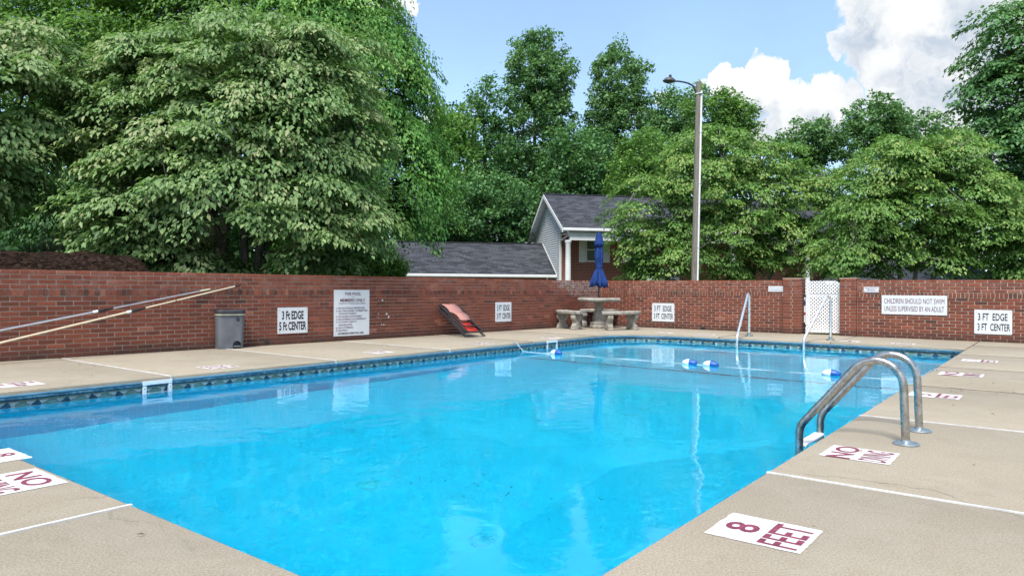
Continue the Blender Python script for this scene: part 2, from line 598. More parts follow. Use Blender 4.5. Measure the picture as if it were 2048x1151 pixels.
# ------------------------------------------------------------------ mesh helpers
class MB:
    """collects simple shapes into one mesh"""

    def __init__(self):
        self.v = []
        self.f = []
        self.mi = []

    def add(self, verts, faces, mi=0):
        o = len(self.v)
        self.v += [tuple(p) for p in verts]
        self.f += [tuple(i + o for i in f) for f in faces]
        self.mi += [mi] * len(faces)
        return self

    def box(self, x0, x1, y0, y1, z0, z1, mat=None):
        vs_ = [Vector((x, y, z)) for z in (z0, z1) for x, y in ((x0, y0), (x1, y0), (x1, y1), (x0, y1))]
        if mat is not None:
            vs_ = [mat @ p for p in vs_]
        return self.add(vs_, [(3, 2, 1, 0), (4, 5, 6, 7), (0, 1, 5, 4), (1, 2, 6, 5), (2, 3, 7, 6), (3, 0, 4, 7)])

    def prism(self, poly, z0, z1):
        n = len(poly)
        vs_ = [(p[0], p[1], z0) for p in poly] + [(p[0], p[1], z1) for p in poly]
        fs = [tuple(range(n - 1, -1, -1)), tuple(range(n, 2 * n))]
        fs += [(i, (i + 1) % n, n + (i + 1) % n, n + i) for i in range(n)]
        return self.add(vs_, fs)

    def tube(self, pts, rad, seg=8, closed=False, cap=True):
        pts = [Vector(p) for p in pts]
        n = len(pts)
        rads = rad if isinstance(rad, (list, tuple)) else [rad] * n
        up = None
        vs_, fs = [], []
        for i, p in enumerate(pts):
            a = pts[(i - 1) % n] if (closed or i > 0) else p
            b = pts[(i + 1) % n] if (closed or i < n - 1) else p
            t = (b - a)
            t = t.normalized() if t.length > 1e-9 else Vector((0, 0, 1))
            if up is None:
                ref = Vector((0, 0, 1)) if abs(t.z) < .9 else Vector((1, 0, 0))
                up = (ref - t * ref.dot(t)).normalized()
            else:
                q = up - t * up.dot(t)
                up = q.normalized() if q.length > 1e-6 else up
            w = t.cross(up)
            for k in range(seg):
                an = 2 * math.pi * k / seg
                vs_.append(p + (up * math.cos(an) + w * math.sin(an)) * rads[i])
        m = n if closed else n - 1
        for i in range(m):
            j = (i + 1) % n
            for k in range(seg):
                k2 = (k + 1) % seg
                fs.append((i * seg + k, j * seg + k, j * seg + k2, i * seg + k2)[::-1])
        if cap and not closed:
            fs.append(tuple(range(seg)))
            fs.append(tuple((n - 1) * seg + k for k in range(seg - 1, -1, -1)))
        return self.add(vs_, fs)

    def lathe(self, prof, seg=24, center=(0, 0), mod=None):
        vs_, fs = [], []
        for i, (r, z) in enumerate(prof):
            for k in range(seg):
                a = 2 * math.pi * k / seg
                rr = r if mod is None else r * mod(a, i)
                vs_.append((center[0] + rr * math.cos(a), center[1] + rr * math.sin(a), z))
        for i in range(len(prof) - 1):
            for k in range(seg):
                k2 = (k + 1) % seg
                fs.append((i * seg + k, i * seg + k2, (i + 1) * seg + k2, (i + 1) * seg + k))
        fs.append(tuple(range(seg - 1, -1, -1)))
        fs.append(tuple((len(prof) - 1) * seg + k for k in range(seg)))
        return self.add(vs_, fs)

    def mesh(self, name, bevel=0.0, bseg=2, smooth=False, fix=True):
        me = bpy.data.meshes.new(name)
        me.from_pydata(self.v, [], self.f)
        if bevel or fix:
            bm = bmesh.new()
            bm.from_mesh(me)
            if fix:
                bmesh.ops.recalc_face_normals(bm, faces=bm.faces)
            if bevel:
                es = [e for e in bm.edges if len(e.link_faces) == 2 and e.calc_face_angle(0) > R(25)]
                bmesh.ops.bevel(bm, geom=es, offset=bevel, segments=bseg, affect='EDGES', profile=.5, clamp_overlap=True)
            bm.to_mesh(me)
            bm.free()
        if smooth:
            me.polygons.foreach_set('use_smooth', [True] * len(me.polygons))
            try:
                me.set_sharp_from_angle(angle=R(40))
            except Exception:
                pass
        return me


def link(name, me, mat=None, parent=None, matrix=None, loc=None):
    o = bpy.data.objects.new(name, me)
    COL.objects.link(o)
    if me is not None and mat is not None:
        me.materials.clear()
        me.materials.append(M(mat))
    if parent is not None:
        o.parent = parent
    if matrix is not None:
        o.matrix_basis = matrix
    elif loc is not None:
        o.location = loc
    return o


def part(name, mb, mat, parent=None, bevel=0.0, smooth=False, matrix=None, loc=None, bseg=2, fix=True):
    return link(name, mb.mesh(name, bevel, bseg, smooth, fix), mat, parent, matrix, loc)


def tag(o, label, cat=None, group=None, kind=None):
    if label:
        o['label'] = label
    if cat:
        o['category'] = cat
    if group:
        o['group'] = group
    if kind:
        o['kind'] = kind
    return o


def thing(name, label, cat, loc=(0, 0, 0), rz=0.0, group=None, matrix=None, kind=None):
    o = bpy.data.objects.new(name, None)
    o.empty_display_size = .1
    COL.objects.link(o)
    if matrix is not None:
        o.matrix_basis = matrix
    else:
        o.location = loc
        o.rotation_euler = (0, 0, rz)
    return tag(o, label, cat, group, kind)


def axes(o, x, y, z):
    return Matrix(((x.x, y.x, z.x, o.x), (x.y, y.y, z.y, o.y), (x.z, y.z, z.z, o.z), (0, 0, 0, 1)))


_txt_cache = {}


def text_mesh(body, w=None, h=None, bold=0.0, align='LEFT', spacing=1.0):
    """flat lettering fitted into a w x h box, centred on the origin (XY plane)"""
    cu = bpy.data.curves.new('lettering', 'FONT')
    cu.body = body
    cu.align_x = align
    cu.space_line = spacing
    cu.offset = bold
    cu.resolution_u = 3
    ob = bpy.data.objects.new('lettering_tmp', cu)
    COL.objects.link(ob)
    dg = bpy.context.evaluated_depsgraph_get()
    me = bpy.data.meshes.new_from_object(ob.evaluated_get(dg))
    bpy.data.objects.remove(ob)
    bpy.data.curves.remove(cu)
    n = len(me.vertices)
    co = np.zeros(n * 3, dtype=np.float32)
    me.vertices.foreach_get('co', co)
    co = co.reshape(-1, 3)
    mn, mx = co.min(0), co.max(0)
    ext = np.maximum(mx - mn, 1e-6)
    sx = w / ext[0] if w else None
    sy = h / ext[1] if h else None
    sx = sx or sy
    sy = sy or sx
    co = (co - (mn + mx) / 2) * np.array([sx, sy, 1.0], dtype=np.float32)
    me.vertices.foreach_set('co', co.ravel())
    me.update()
    return me


def np_mesh(name, verts, tris, tone=None):
    me = bpy.data.meshes.new(name)
    nv, nf = len(verts), len(tris)
    k = tris.shape[1]
    me.vertices.add(nv)
    me.vertices.foreach_set('co', np.ascontiguousarray(verts, dtype=np.float32).ravel())
    me.loops.add(nf * k)
    me.loops.foreach_set('vertex_index', np.ascontiguousarray(tris, dtype=np.int32).ravel())
    me.polygons.add(nf)
    me.polygons.foreach_set('loop_start', np.arange(0, nf * k, k, dtype=np.int32))
    me.update(calc_edges=True)
    if tone is not None:
        a = me.attributes.new('tone', 'FLOAT', 'FACE')
        a.data.foreach_set('value', np.ascontiguousarray(tone, dtype=np.float32))
    return me

# ------------------------------------------------------------------ ground
U0, U1, VL, VR = 1.42, 13.50, -7.36, -1.194      # pool opening
UW = 15.66                                        # front of the far brick wall
WLA = Vector((-6.69, 9.28, 0)) * H                # two points of the left brick wall's foot
WLB = Vector((2.33, 19.25, 0)) * H
DW = (WLB - WLA).normalized()
NWL = Vector((DW.y, -DW.x, 0))                    # towards the pool
CORNER_T = (UW - WLA.dot(D1)) / DW.dot(D1)
CORNER = WLA + DW * CORNER_T


def smooth01(x):
    x = max(0.0, min(1.0, x))
    return x * x * (3 - 2 * x)


def terrain(u, v):
    return -.13 - .95 * smooth01((u - 17) / 9)


def build_ground():
    us = [-700, -200, -60, -20, -6, 1.0, 4, 8, 12, 14.0, 16, 17, 18, 19, 20, 21, 22, 23, 24, 25, 26, 30, 36, 45, 60, 90, 200, 700]
    vs_ = [-700, -200, -60, -30, -20, -14, -11, -7.8, -4, -.8, 3, 8, 16, 30, 60, 200, 700]
    mb = MB()
    nv = len(vs_)
    for u in us:
        for v in vs_:
            mb.v.append(tuple(UV(u, v, terrain(u, v))))
    for i in range(len(us) - 1):
        for j in range(nv - 1):
            if us[i] >= 1.0 and us[i + 1] <= 14.0 and vs_[j] >= -7.8 and vs_[j + 1] <= -.8:
                continue
            mb.f.append((i * nv + j, (i + 1) * nv + j, (i + 1) * nv + j + 1, i * nv + j + 1))
    o = part('ground', mb, 'ground_cover', smooth=True)
    tag(o, 'grass and bare soil around and beyond the pool enclosure', kind='structure')


build_ground()


# ------------------------------------------------------------------ pool deck
def arc(cu, cv, r, a0, a1, n=9):
    return [(cu + r * math.cos(a0 + (a1 - a0) * i / n), cv + r * math.sin(a0 + (a1 - a0) * i / n)) for i in range(n + 1)]


RL, RR = 1.15, .34     # radii of the far corners


def wall_v(u):
    t = (u - WLA.dot(D1)) / DW.dot(D1)
    return (WLA + DW * t).dot(D2)


def poly_clean(p):
    out = []
    for q in p:
        if not out or (abs(q[0] - out[-1][0]) + abs(q[1] - out[-1][1])) > 1e-4:
            out.append(q)
    return out


def build_deck():
    deck = thing('pool_deck', 'tan exposed aggregate concrete deck around the pool', None, kind='structure')
    g = .007
    T = .11
    OV = .03       # the deck's lip over the pool

    def slab(poly):
        mb = MB()
        mb.prism([tuple(UV(u, v))[:2] for u, v in poly_clean(poly)], -T, 0.0)
        return part('concrete_slab', mb, 'deck_concrete', deck, bevel=.012, bseg=2, smooth=True)

    uj = [-3.2, -.85, U0 - .0, 3.70, 5.83, 7.98, 10.11, 12.25]
    for a, b in zip(uj[:-1], uj[1:]):
        slab([(a + g, wall_v(a) - .12), (b - g, wall_v(b) - .12), (b - g, VL), (a + g, VL)])
        slab([(a + g, VR), (b - g, VR), (b - g, 1.9 - g), (a + g, 1.9 - g)])
        slab([(a + g, 1.9 + g), (b - g, 1.9 + g), (b - g, 4.6), (a + g, 4.6)])
    UE = UW + .08
    # far corners and end
    slab([(12.25 + g, wall_v(12.25) - .12), (UE, wall_v(UE) - .12), (UE, -5.3 - g), (U1, -5.3 - g)]
         + arc(U1 - RL, VL + RL, RL, 0, -math.pi / 2, 10) + [(12.25 + g, VL)])
    slab([(U1, -5.3 + g), (UE, -5.3 + g), (UE, -3.25 - g), (U1, -3.25 - g)])
    slab([(U1, -3.25 + g), (UE, -3.25 + g), (UE, VR - g), (U1 - RR, VR - g)] + arc(U1 - RR, VR - RR, RR, math.pi / 2, 0, 6))
    slab([(12.25 + g, VR), (14.4 - g, VR), (14.4 - g, 1.9 - g), (12.25 + g, 1.9 - g)])
    slab([(14.4 + g, VR + g), (UE, VR + g), (UE, 1.9 - g), (14.4 + g, 1.9 - g)])
    slab([(12.25 + g, 1.9 + g), (UE, 1.9 + g), (UE, 4.6), (12.25 + g, 4.6)])
    # near end
    vj = [VL, -5.25, -3.16, VR]
    for a, b in zip(vj[:-1], vj[1:]):
        slab([(-.85 + g, a + g), (U0, a + g), (U0, b - g), (-.85 + g, b - g)])
        slab([(-3.2, a + g), (-.85 - g, a + g), (-.85 - g, b - g), (-3.2, b - g)])

    def joint(u0, v0, u1, v1, mat, w=.008, lip=None):
        a, b = UV(u0, v0), UV(u1, v1)
        d = (b - a).normalized()
        s = Vector((d.y, -d.x, 0)) * w
        n = max(2, int((b - a).length / .25))
        mb = MB()
        top, rng = [], random.Random(int(u0 * 100 + v0 * 10))
        for i in range(n + 1):
            p = a.lerp(b, i / n)
            k = 1 + rng.uniform(-.25, .25)
            top.append((p + s * k, p - s * k))
        for i in range(n):
            l0, r0 = top[i]
            l1, r1 = top[i + 1]
            z0, z1 = -.05, .0035
            vv = [Vector((q.x, q.y, z)) for z in (z0, z1) for q in (l0, r0, r1, l1)]
            mb.add(vv, [(4, 5, 6, 7), (0, 1, 5, 4), (2, 3, 7, 6), (1, 2, 6, 5), (3, 0, 4, 7)])
        if lip is not None:                       # the caulk's drip over the pool lip
            q = b + d * .006
            mb.box(-.012, .012, -.004, .004, -.055, .003, axes(q, s.normalized(), d, Vector((0, 0, 1))))
        part('caulk_joint', mb, mat, deck)

    for u, m in ((3.70, 'caulk_white'), (5.83, 'caulk_white'), (7.98, 'caulk_white'), (10.11, 'caulk_dark'), (12.25, 'caulk_dark'), (U0, 'caulk_dark')):
        joint(u, wall_v(u) + .08, u, VL, m, lip=1 if m == 'caulk_white' else None)
    for u, m in ((3.70, 'caulk_white'), (5.83, 'caulk_white'), (7.98, 'caulk_dark'), (10.11, 'caulk_dark'), (12.25, 'caulk_dark'), (14.4, 'caulk_dark')):
        joint(u, 4.5, u, VR + (.02 if u > 13 else 0), m, w=.0085 if m == 'caulk_white' else .0045)
    for v in (-3.16, -5.25):
        joint(-.85, v, U0, v, 'caulk_white', w=.010)
    for v in (-5.3, -3.25):
        joint(UW, v, U1, v, 'caulk_dark', w=.004)
    joint(UW, VR, U1 - .3, VR, 'caulk_dark', w=.004)
    joint(-.8, 1.9, 15.6, 1.9, 'caulk_dark', w=.004)

    # stencilled depth and diving marks
    def mark(cu, cv, along, up, top, bottom, lw, lh, label):
        c = UV(cu, cv, .0)
        x, y = along, up
        mt = axes(c, x, y, Vector((0, 0, 1)))
        rng = random.Random(int(cu * 37 + cv * 91))
        n = 14
        ring = []
        for (ax, ay), (bx, by) in (((-1, -1), (1, -1)), ((1, -1), (1, 1)), ((1, 1), (-1, 1)), ((-1, 1), (-1, -1))):
            for i in range(n):
                f = i / n
                ring.append(((ax + (bx - ax) * f) * lw / 2 + rng.uniform(-.0025, .0025), (ay + (by - ay) * f) * lh / 2 + rng.uniform(-.0025, .0025)))
        mb = MB()
        mb.add([(p[0], p[1], .0025) for p in ring], [tuple(range(len(ring)))])
        pm = part('painted_marking', mb, 'deck_paint', deck, matrix=mt, fix=False)
        pm['label'] = label
        if top:
            me = text_mesh(top, h=lh * .36, bold=.02)
            link('lettering', me, 'stencil_maroon', pm, matrix=Matrix.Translation((0, lh * .23, .0035)) @ Matrix.Diagonal((1.25, 1, 1, 1)))
        if bottom:
            me = text_mesh(bottom, w=lw * .86, h=lh * .40, bold=.016)
            link('lettering', me, 'stencil_maroon', pm, matrix=Matrix.Translation((0, -lh * .24, .0035)))

    def ctr(pts):
        uv = [to_uv(ground(*p)) for p in pts]
        return sum(a for a, b in uv) / len(uv), sum(b for a, b in uv) / len(uv)
    nD2, nD1 = -D2, -D1
    c = ctr([(1424, 1073), (1501, 1025), (1626, 1049.5), (1559, 1109)])
    mark(c[0], c[1], D1, nD2, '8', 'FEET', .31, .36, 'white square stencilled 8 FEET on the right deck near the camera')
    c = ctr([(1658, 914), (1691, 889), (1779, 901), (1752, 928.5)])
    mark(c[0], c[1], D1, nD2, 'NO', 'DIVING', .33, .36, 'white square stencilled NO DIVING beside the ladder')
    c = ctr([(1845, 790), (1860, 782), (1906, 788), (1890, 798)])
    mark(c[0] - .02, c[1] - .02, D1, nD2, '5', 'FEET', .32, .40, 'white square stencilled with a depth in feet just past the ladder')
    c = ctr([(1891, 748.5), (1902, 743), (1952, 746), (1944, 752.5)])
    mark(c[0], c[1], D1, nD2, 'NO', 'DIVING', .34, .42, 'white square on the right deck beyond the ladder')
    c = ctr([(1933, 720), (1944, 717), (1984, 720), (1977, 724.5)])
    mark(c[0], c[1], D1, nD2, '3', 'FEET', .34, .40, 'white square on the right deck nearest the far corner')
    # near end, read from the camera's side
    c = ctr([(-60, 968), (48, 939), (118, 966), (0, 993)])
    mark(c[0], c[1] - .03, D2, D1, 'NO', 'DIVING', .42, .34, 'white square stencilled NO DIVING on the near deck at left')
    c = ctr([(-70, 925), (0, 911), (50, 917), (-10, 930)])
    mark(c[0], c[1] - .12, D2, D1, '8', 'FEET', .36, .30, 'white square stencilled 8 FEET at the left edge of the photo')
    # along the left side
    for k, (px, py, a, b, lb) in enumerate(((36, 767.5, '8', 'FEET', 'at the left end'), (436, 732.5, 'NO', 'DIVING', 'in front of the grey bin'), (758, 703, '5', 'FEET', 'before the rules sign'),
                                            (962, 685.5, 'NO', 'DIVING', 'where the rope starts'), (1103, 674.5, '3', 'FEET', 'before the left bench'))):
        u, v = to_uv(ground(px, py))
        mark(u, v, -D1, D2, a, b, .36, .34, 'white stencilled square on the left deck ' + lb)
    for px, py, a, b, lb in ((1328, 664.5, '3', 'FEET', 'below the depth sign'), (1410, 668.3, 'NO', 'DIVING', 'left of the handrails'), (1698, 681.2, '3', 'FEET', 'beside the right handrail'), (1806, 686.2, 'NO', 'DIVING', 'towards the far right corner')):
        u, v = to_uv(ground(px, py))
        mark(u, v, D2, -D1 if False else D1, a, b, .36, .30, 'white stencilled square on the far deck ' + lb)


build_deck()


# ------------------------------------------------------------------ pool
WATER = -.141


def pool_outline(inset=0.0):
    rl, rr, rn = RL - inset, RR - inset, .25 - inset
    a, b, c, d = U0 + inset, U1 - inset, VL + inset, VR - inset
    pi = math.pi
    pts = arc(a + rn, c + rn, rn, pi, 1.5 * pi, 5)
    pts += arc(b - rl, c + rl, rl, 1.5 * pi, 2 * pi, 16)
    pts += arc(b - rr, d - rr, rr, 0, .5 * pi, 7)
    pts += arc(a + rn, d - rn, rn, .5 * pi, pi, 5)
    return poly_clean(pts)


def resample(pts, step):
    out = []
    n = len(pts)
    dist = 0.0
    for i in range(n):
        a, b = Vector(pts[i] + (0,)), Vector(pts[(i + 1) % n] + (0,))
        L = (b - a).length
        k = max(1, int(L / step))
        for j in range(k):
            out.append(a.lerp(b, j / k))
    acc = [0.0]
    for i in range(1, len(out)):
        acc.append(acc[-1] + (out[i] - out[i - 1]).length)
    return out, acc


def pool_depth(u, v):
    UB = 9.64
    shallow = .98 + .10 * smooth01((U1 - u) / 4)
    if u > UB:
        d = shallow
    elif u > 5.6:
        d = 1.08 + (2.15 - 1.08) * (UB - u) / (UB - 5.6)
    elif u > 3.6:
        d = 2.15
    else:
        d = 2.15
    side = 1.55 + .30 * min(v - VL, VR - v)
    return min(d, side)


def ribbon(mb, ring, z0, z1, off0=0.0, off1=0.0):
    n = len(ring)
    cen = Vector(((U0 + U1) / 2, (VL + VR) / 2, 0))
    o = len(mb.v)
    for p in ring:
        d = (cen - p)
        mb.v.append(tuple(UV(p.x, p.y, z0)))
        mb.v.append(tuple(UV(p.x, p.y, z1)))
    for i in range(n):
        j = (i + 1) % n
        mb.f.append((o + 2 * i, o + 2 * j, o + 2 * j + 1, o + 2 * i + 1))


def build_pool():
    pool = thing('pool_basin', 'rectangular in-ground pool basin with blue vinyl liner', None, kind='structure')
    IN = -.006           # the liner stands a little behind the deck's lip
    ring, acc = resample(pool_outline(IN), .12)
    mb = MB(); ribbon(mb, ring, -2.6, -.20); part('liner_wall', mb, 'liner', pool, fix=False, smooth=True)
    r2, _ = resample(pool_outline(IN + .003), .12)
    mb = MB(); ribbon(mb, r2, -.20, -.088); part('liner_border', mb, 'print_ground', pool, fix=False, smooth=True)
    # rolled bead and track under the lip
    mb = MB()
    rb, _ = resample(pool_outline(IN + .010), .10)
    mb.tube([UV(p.x, p.y, -.072) for p in rb], .017, 8, closed=True)
    part('liner_bead', mb, 'liner_bead', pool, smooth=True)
    mb = MB()
    rb, _ = resample(pool_outline(IN + .004), .10)
    mb.tube([UV(p.x, p.y, -.045) for p in rb], .014, 8, closed=True)
    part('liner_track', mb, 'liner_track', pool, smooth=True)
    mb = MB(); ribbon(mb, r2, -.115, -.0); part('track_backing', mb, 'liner_bead', pool, fix=False) if False else None
    # printed border: dark diamonds and leaf-shaped ovals
    r3, acc3 = resample(pool_outline(IN + .006), .03)
    n = len(r3)
    total = acc3[-1]
    period = .235
    cnt = int(total / period)
    acc_np = np.array(acc3)

    def along(s):
        i = min(int(np.searchsorted(acc_np, s % total)), n - 1)
        return r3[i]
    dia, oval, rim = MB(), MB(), MB()
    zc = -.137
    for k in range(cnt):
        s = k * total / cnt
        hw, hh = .046, .046
        def P(ds, dz, out=0.0):
            q = along(s + ds)
            return UV(q.x, q.y, zc + dz)
        dia.add([P(-hw, 0), P(0, -hh), P(hw, 0), P(0, hh)], [(0, 1, 2, 3)])
        s += total / cnt / 2
        m = 7
        top = [P(-.068 + .136 * i / m, .034 * math.sin(math.pi * i / m)) for i in range(m + 1)]
        bot = [P(.068 - .136 * i / m, -.034 * math.sin(math.pi * i / m)) for i in range(1, m)]
        oval.add(top + bot, [tuple(range(len(top) + len(bot)))])
        rim.tube([p + Vector((0, 0, .001)) for p in top], .0022, 4)
    part('diamond_print', dia, 'print_diamond', pool, fix=False)
    part('oval_print', oval, 'print_leaf', pool, fix=False)
    part('oval_rim_print', rim, 'print_line', pool, fix=False)
    # floor
    nu, nvv = 121, 63
    mb = MB()
    for i in range(nu):
        for j in range(nvv):
            u = U0 - .02 + (U1 - U0 + .04) * i / (nu - 1)
            v = VL - .02 + (VR - VL + .04) * j / (nvv - 1)
            mb.v.append(tuple(UV(u, v, -pool_depth(u, v))))
    for i in range(nu - 1):
        for j in range(nvv - 1):
            mb.f.append((i * nvv + j, (i + 1) * nvv + j, (i + 1) * nvv + j + 1, i * nvv + j + 1))
    part('liner_floor', mb, 'liner', pool, fix=False)
    # dark stripe on the floor break
    mb = MB()
    m = 40
    for i in range(m + 1):
        v = VL + .01 + (VR - VL - .02) * i / m
        for u in (9.66, 9.72):
            mb.v.append(tuple(UV(u, v, -pool_depth(u, v) + .03)))
    for i in range(m):
        mb.f.append((2 * i, 2 * i + 1, 2 * i + 3, 2 * i + 2))
    part('floor_stripe', mb, 'floor_line', pool, fix=False)
    # entry steps at the far end
    mb = MB()
    fr = axes(UV(U1, -4.15, 0), D2, -D1, Vector((0, 0, 1)))
    for k, (z, w) in enumerate(((-.36, .32), (-.60, .62), (-.84, .92))):
        mb.box(-1.15, 1.15, (0 if k == 0 else w - .30), w, -1.1, z, fr)
    part('entry_step', mb, 'liner', pool, bevel=.012)
    mb = MB()
    for k, (z, w) in enumerate(((-.36, .32), (-.60, .62), (-.84, .92))):
        for x0, x1 in ((-1.12, -.62), (.62, 1.12)):
            mb.box(x0, x1, w - .05, w - .012, z + .002, z + .006, fr)
    part('step_tread_strip', mb, 'floor_line', pool)
    # main drains
    for px, py in ((738, 970), (965, 1080)):
        d = pxdir(px, py).normalized()
        p = CAM + d * ((WATER - H) / d.z)
        hx = Vector((d.x, d.y, 0))
        sin_i = hx.length
        sin_t = sin_i / 1.333
        tan_t = sin_t / math.sqrt(1 - sin_t ** 2)
        hd = hx.normalized()
        z = WATER
        q = p.copy()
        for _ in range(400):
            q = q + hd * (.01 * tan_t)
            z -= .01
            u, v = to_uv(q)
            if z <= -pool_depth(u, v):
                break
        dr = MB()
        dr.lathe([(.10, 0), (.10, .01), (.085, .02), (.02, .024)], 24)
        dp = part('floor_drain', dr, 'drain_pale' if px > 900 else 'drain_dark', pool, loc=(q.x, q.y, z), smooth=True)
        g = MB()
        for k in range(10):
            a = k * math.pi / 5
            g.box(.03, .08, -.004, .004, .019, .025, Matrix.Rotation(a, 4, 'Z'))
        part('drain_slot', g, 'drain_dark', dp)

    # skimmer mouths
    def skimmer(px, w, h, zc_):
        # on the left long side: plane v = VL
        d = pxdir(px, 700)
        t = VL / d.dot(D2)
        c = CAM + d * t
        u, v = to_uv(c)
        fr_ = axes(UV(u, VL + .004, zc_), D1, -D2, Vector((0, 0, 1)))
        root = bpy.data.objects.new('skimmer', None)
        COL.objects.link(root)
        root.parent = pool
        root.matrix_basis = fr_
        root['label'] = 'white plastic skimmer mouth in the left pool wall'
        mb_ = MB()
        b = .036
        mb_.box(-w / 2, w / 2, -.016, .0, h / 2 - b, h / 2)
        mb_.box(-w / 2, w / 2, -.016, .0, -h / 2, -h / 2 + b)
        mb_.box(-w / 2, -w / 2 + b, -.016, .0, -h / 2 + b, h / 2 - b)
        mb_.box(w / 2 - b, w / 2, -.016, .0, -h / 2 + b, h / 2 - b)
        part('face_plate', mb_, 'white_plastic', root)
        mb_ = MB()
        i0, i1, j0, j1 = -w / 2 + b, w / 2 - b, -h / 2 + b, h / 2 - b
        mb_.box(i0, i0 + .004, -.015, .25, j0, j1)
        mb_.box(i1 - .004, i1, -.015, .25, j0, j1)
        mb_.box(i0 + .004, i1 - .004, -.015, .25, j0, j0 + .004)
        mb_.box(i0 + .004, i1 - .004, -.015, .25, j1 - .004, j1)
        mb_.box(i0 + .004, i1 - .004, .246, .25, j0 + .004, j1 - .004)
        part('throat', mb_, 'sign_face', root)
        mb_ = MB()
        for x in (-w / 2 + b / 2, w / 2 - b / 2):
            for z in (-.02, .03):
                mb_.lathe([(.004, 0), (.004, .003)], 8)
                k = len(mb_.v) - 16
                for q in range(k, k + 16):
                    vx, vy, vz = mb_.v[q]
                    mb_.v[q] = (x + vx, -.0165 - vz, z + vy)
        part('screw', mb_, 'black_plastic', root)

    skimmer(314, .30, .215, -.135)
    skimmer(1103, .34, .225, -.125)
    # water
    r4, _ = resample(pool_outline(IN - .001), .5)
    mb = MB()
    mb.add([UV(p.x, p.y, WATER) for p in r4], [tuple(range(len(r4)))])
    w = part('pool_water', mb, 'water', fix=False)
    bm = bmesh.new(); bm.from_mesh(w.data)
    for f in bm.faces:
        if f.normal.z < 0:
            f.normal_flip()
    bm.to_mesh(w.data); bm.free()
    tag(w, 'clear bright blue pool water with light ripples', kind='structure')


build_pool()


# ------------------------------------------------------------------ brick walls
WALL_H = 1.142
CH = .0616
ROWL = .095
JT = .0125


def wall_courses():
    """(z0, z1, kind) from the deck up"""
    z = 0.0
    out = []
    for i in range(13):
        out.append((z, z + CH, 'stretcher')); z += CH
    out.append((z, z + ROWL, 'rowlock')); z += ROWL
    for i in range(4):
        out.append((z, z + CH, 'cap' if i == 3 else 'upper')); z += CH
    return out


def box_mesh_np(x0, x1, y0, y1, z0, z1):
    return [(x0, y0, z0), (x1, y0, z0), (x1, y1, z0), (x0, y1, z0), (x0, y0, z1), (x1, y0, z1), (x1, y1, z1), (x0, y1, z1)]


BF = [(3, 2, 1, 0), (4, 5, 6, 7), (0, 1, 5, 4), (1, 2, 6, 5), (2, 3, 7, 6), (3, 0, 4, 7)]
_brick_meshes = {}


def set_tone(me, tone, lime=0.0):
    a = me.attributes.new('tone', 'FLOAT', 'FACE'); a.data.foreach_set('value', [tone] * len(me.polygons))
    a = me.attributes.new('lime', 'FLOAT', 'FACE'); a.data.foreach_set('value', [lime] * len(me.polygons))


def brick_mesh(w, h, d, tone_i, lime=0.0):
    key = (round(w, 3), round(h, 3), round(d, 3), tone_i, lime)
    if key not in _brick_meshes:
        me = bpy.data.meshes.new('brick')
        me.from_pydata(box_mesh_np(-w / 2, w / 2, 0, d, -h / 2, h / 2), [], BF)
        bm = bmesh.new(); bm.from_mesh(me)
        es = [e for e in bm.edges if all(abs(v.co.y) < 1e-6 for v in e.verts)]
        bmesh.ops.bevel(bm, geom=es, offset=.0035, segments=1, affect='EDGES')
        bm.to_mesh(me); bm.free()
        set_tone(me, tone_i / 15.0, lime)
        me.materials.append(M('brick'))
        _brick_meshes[key] = me
    return _brick_meshes[key]


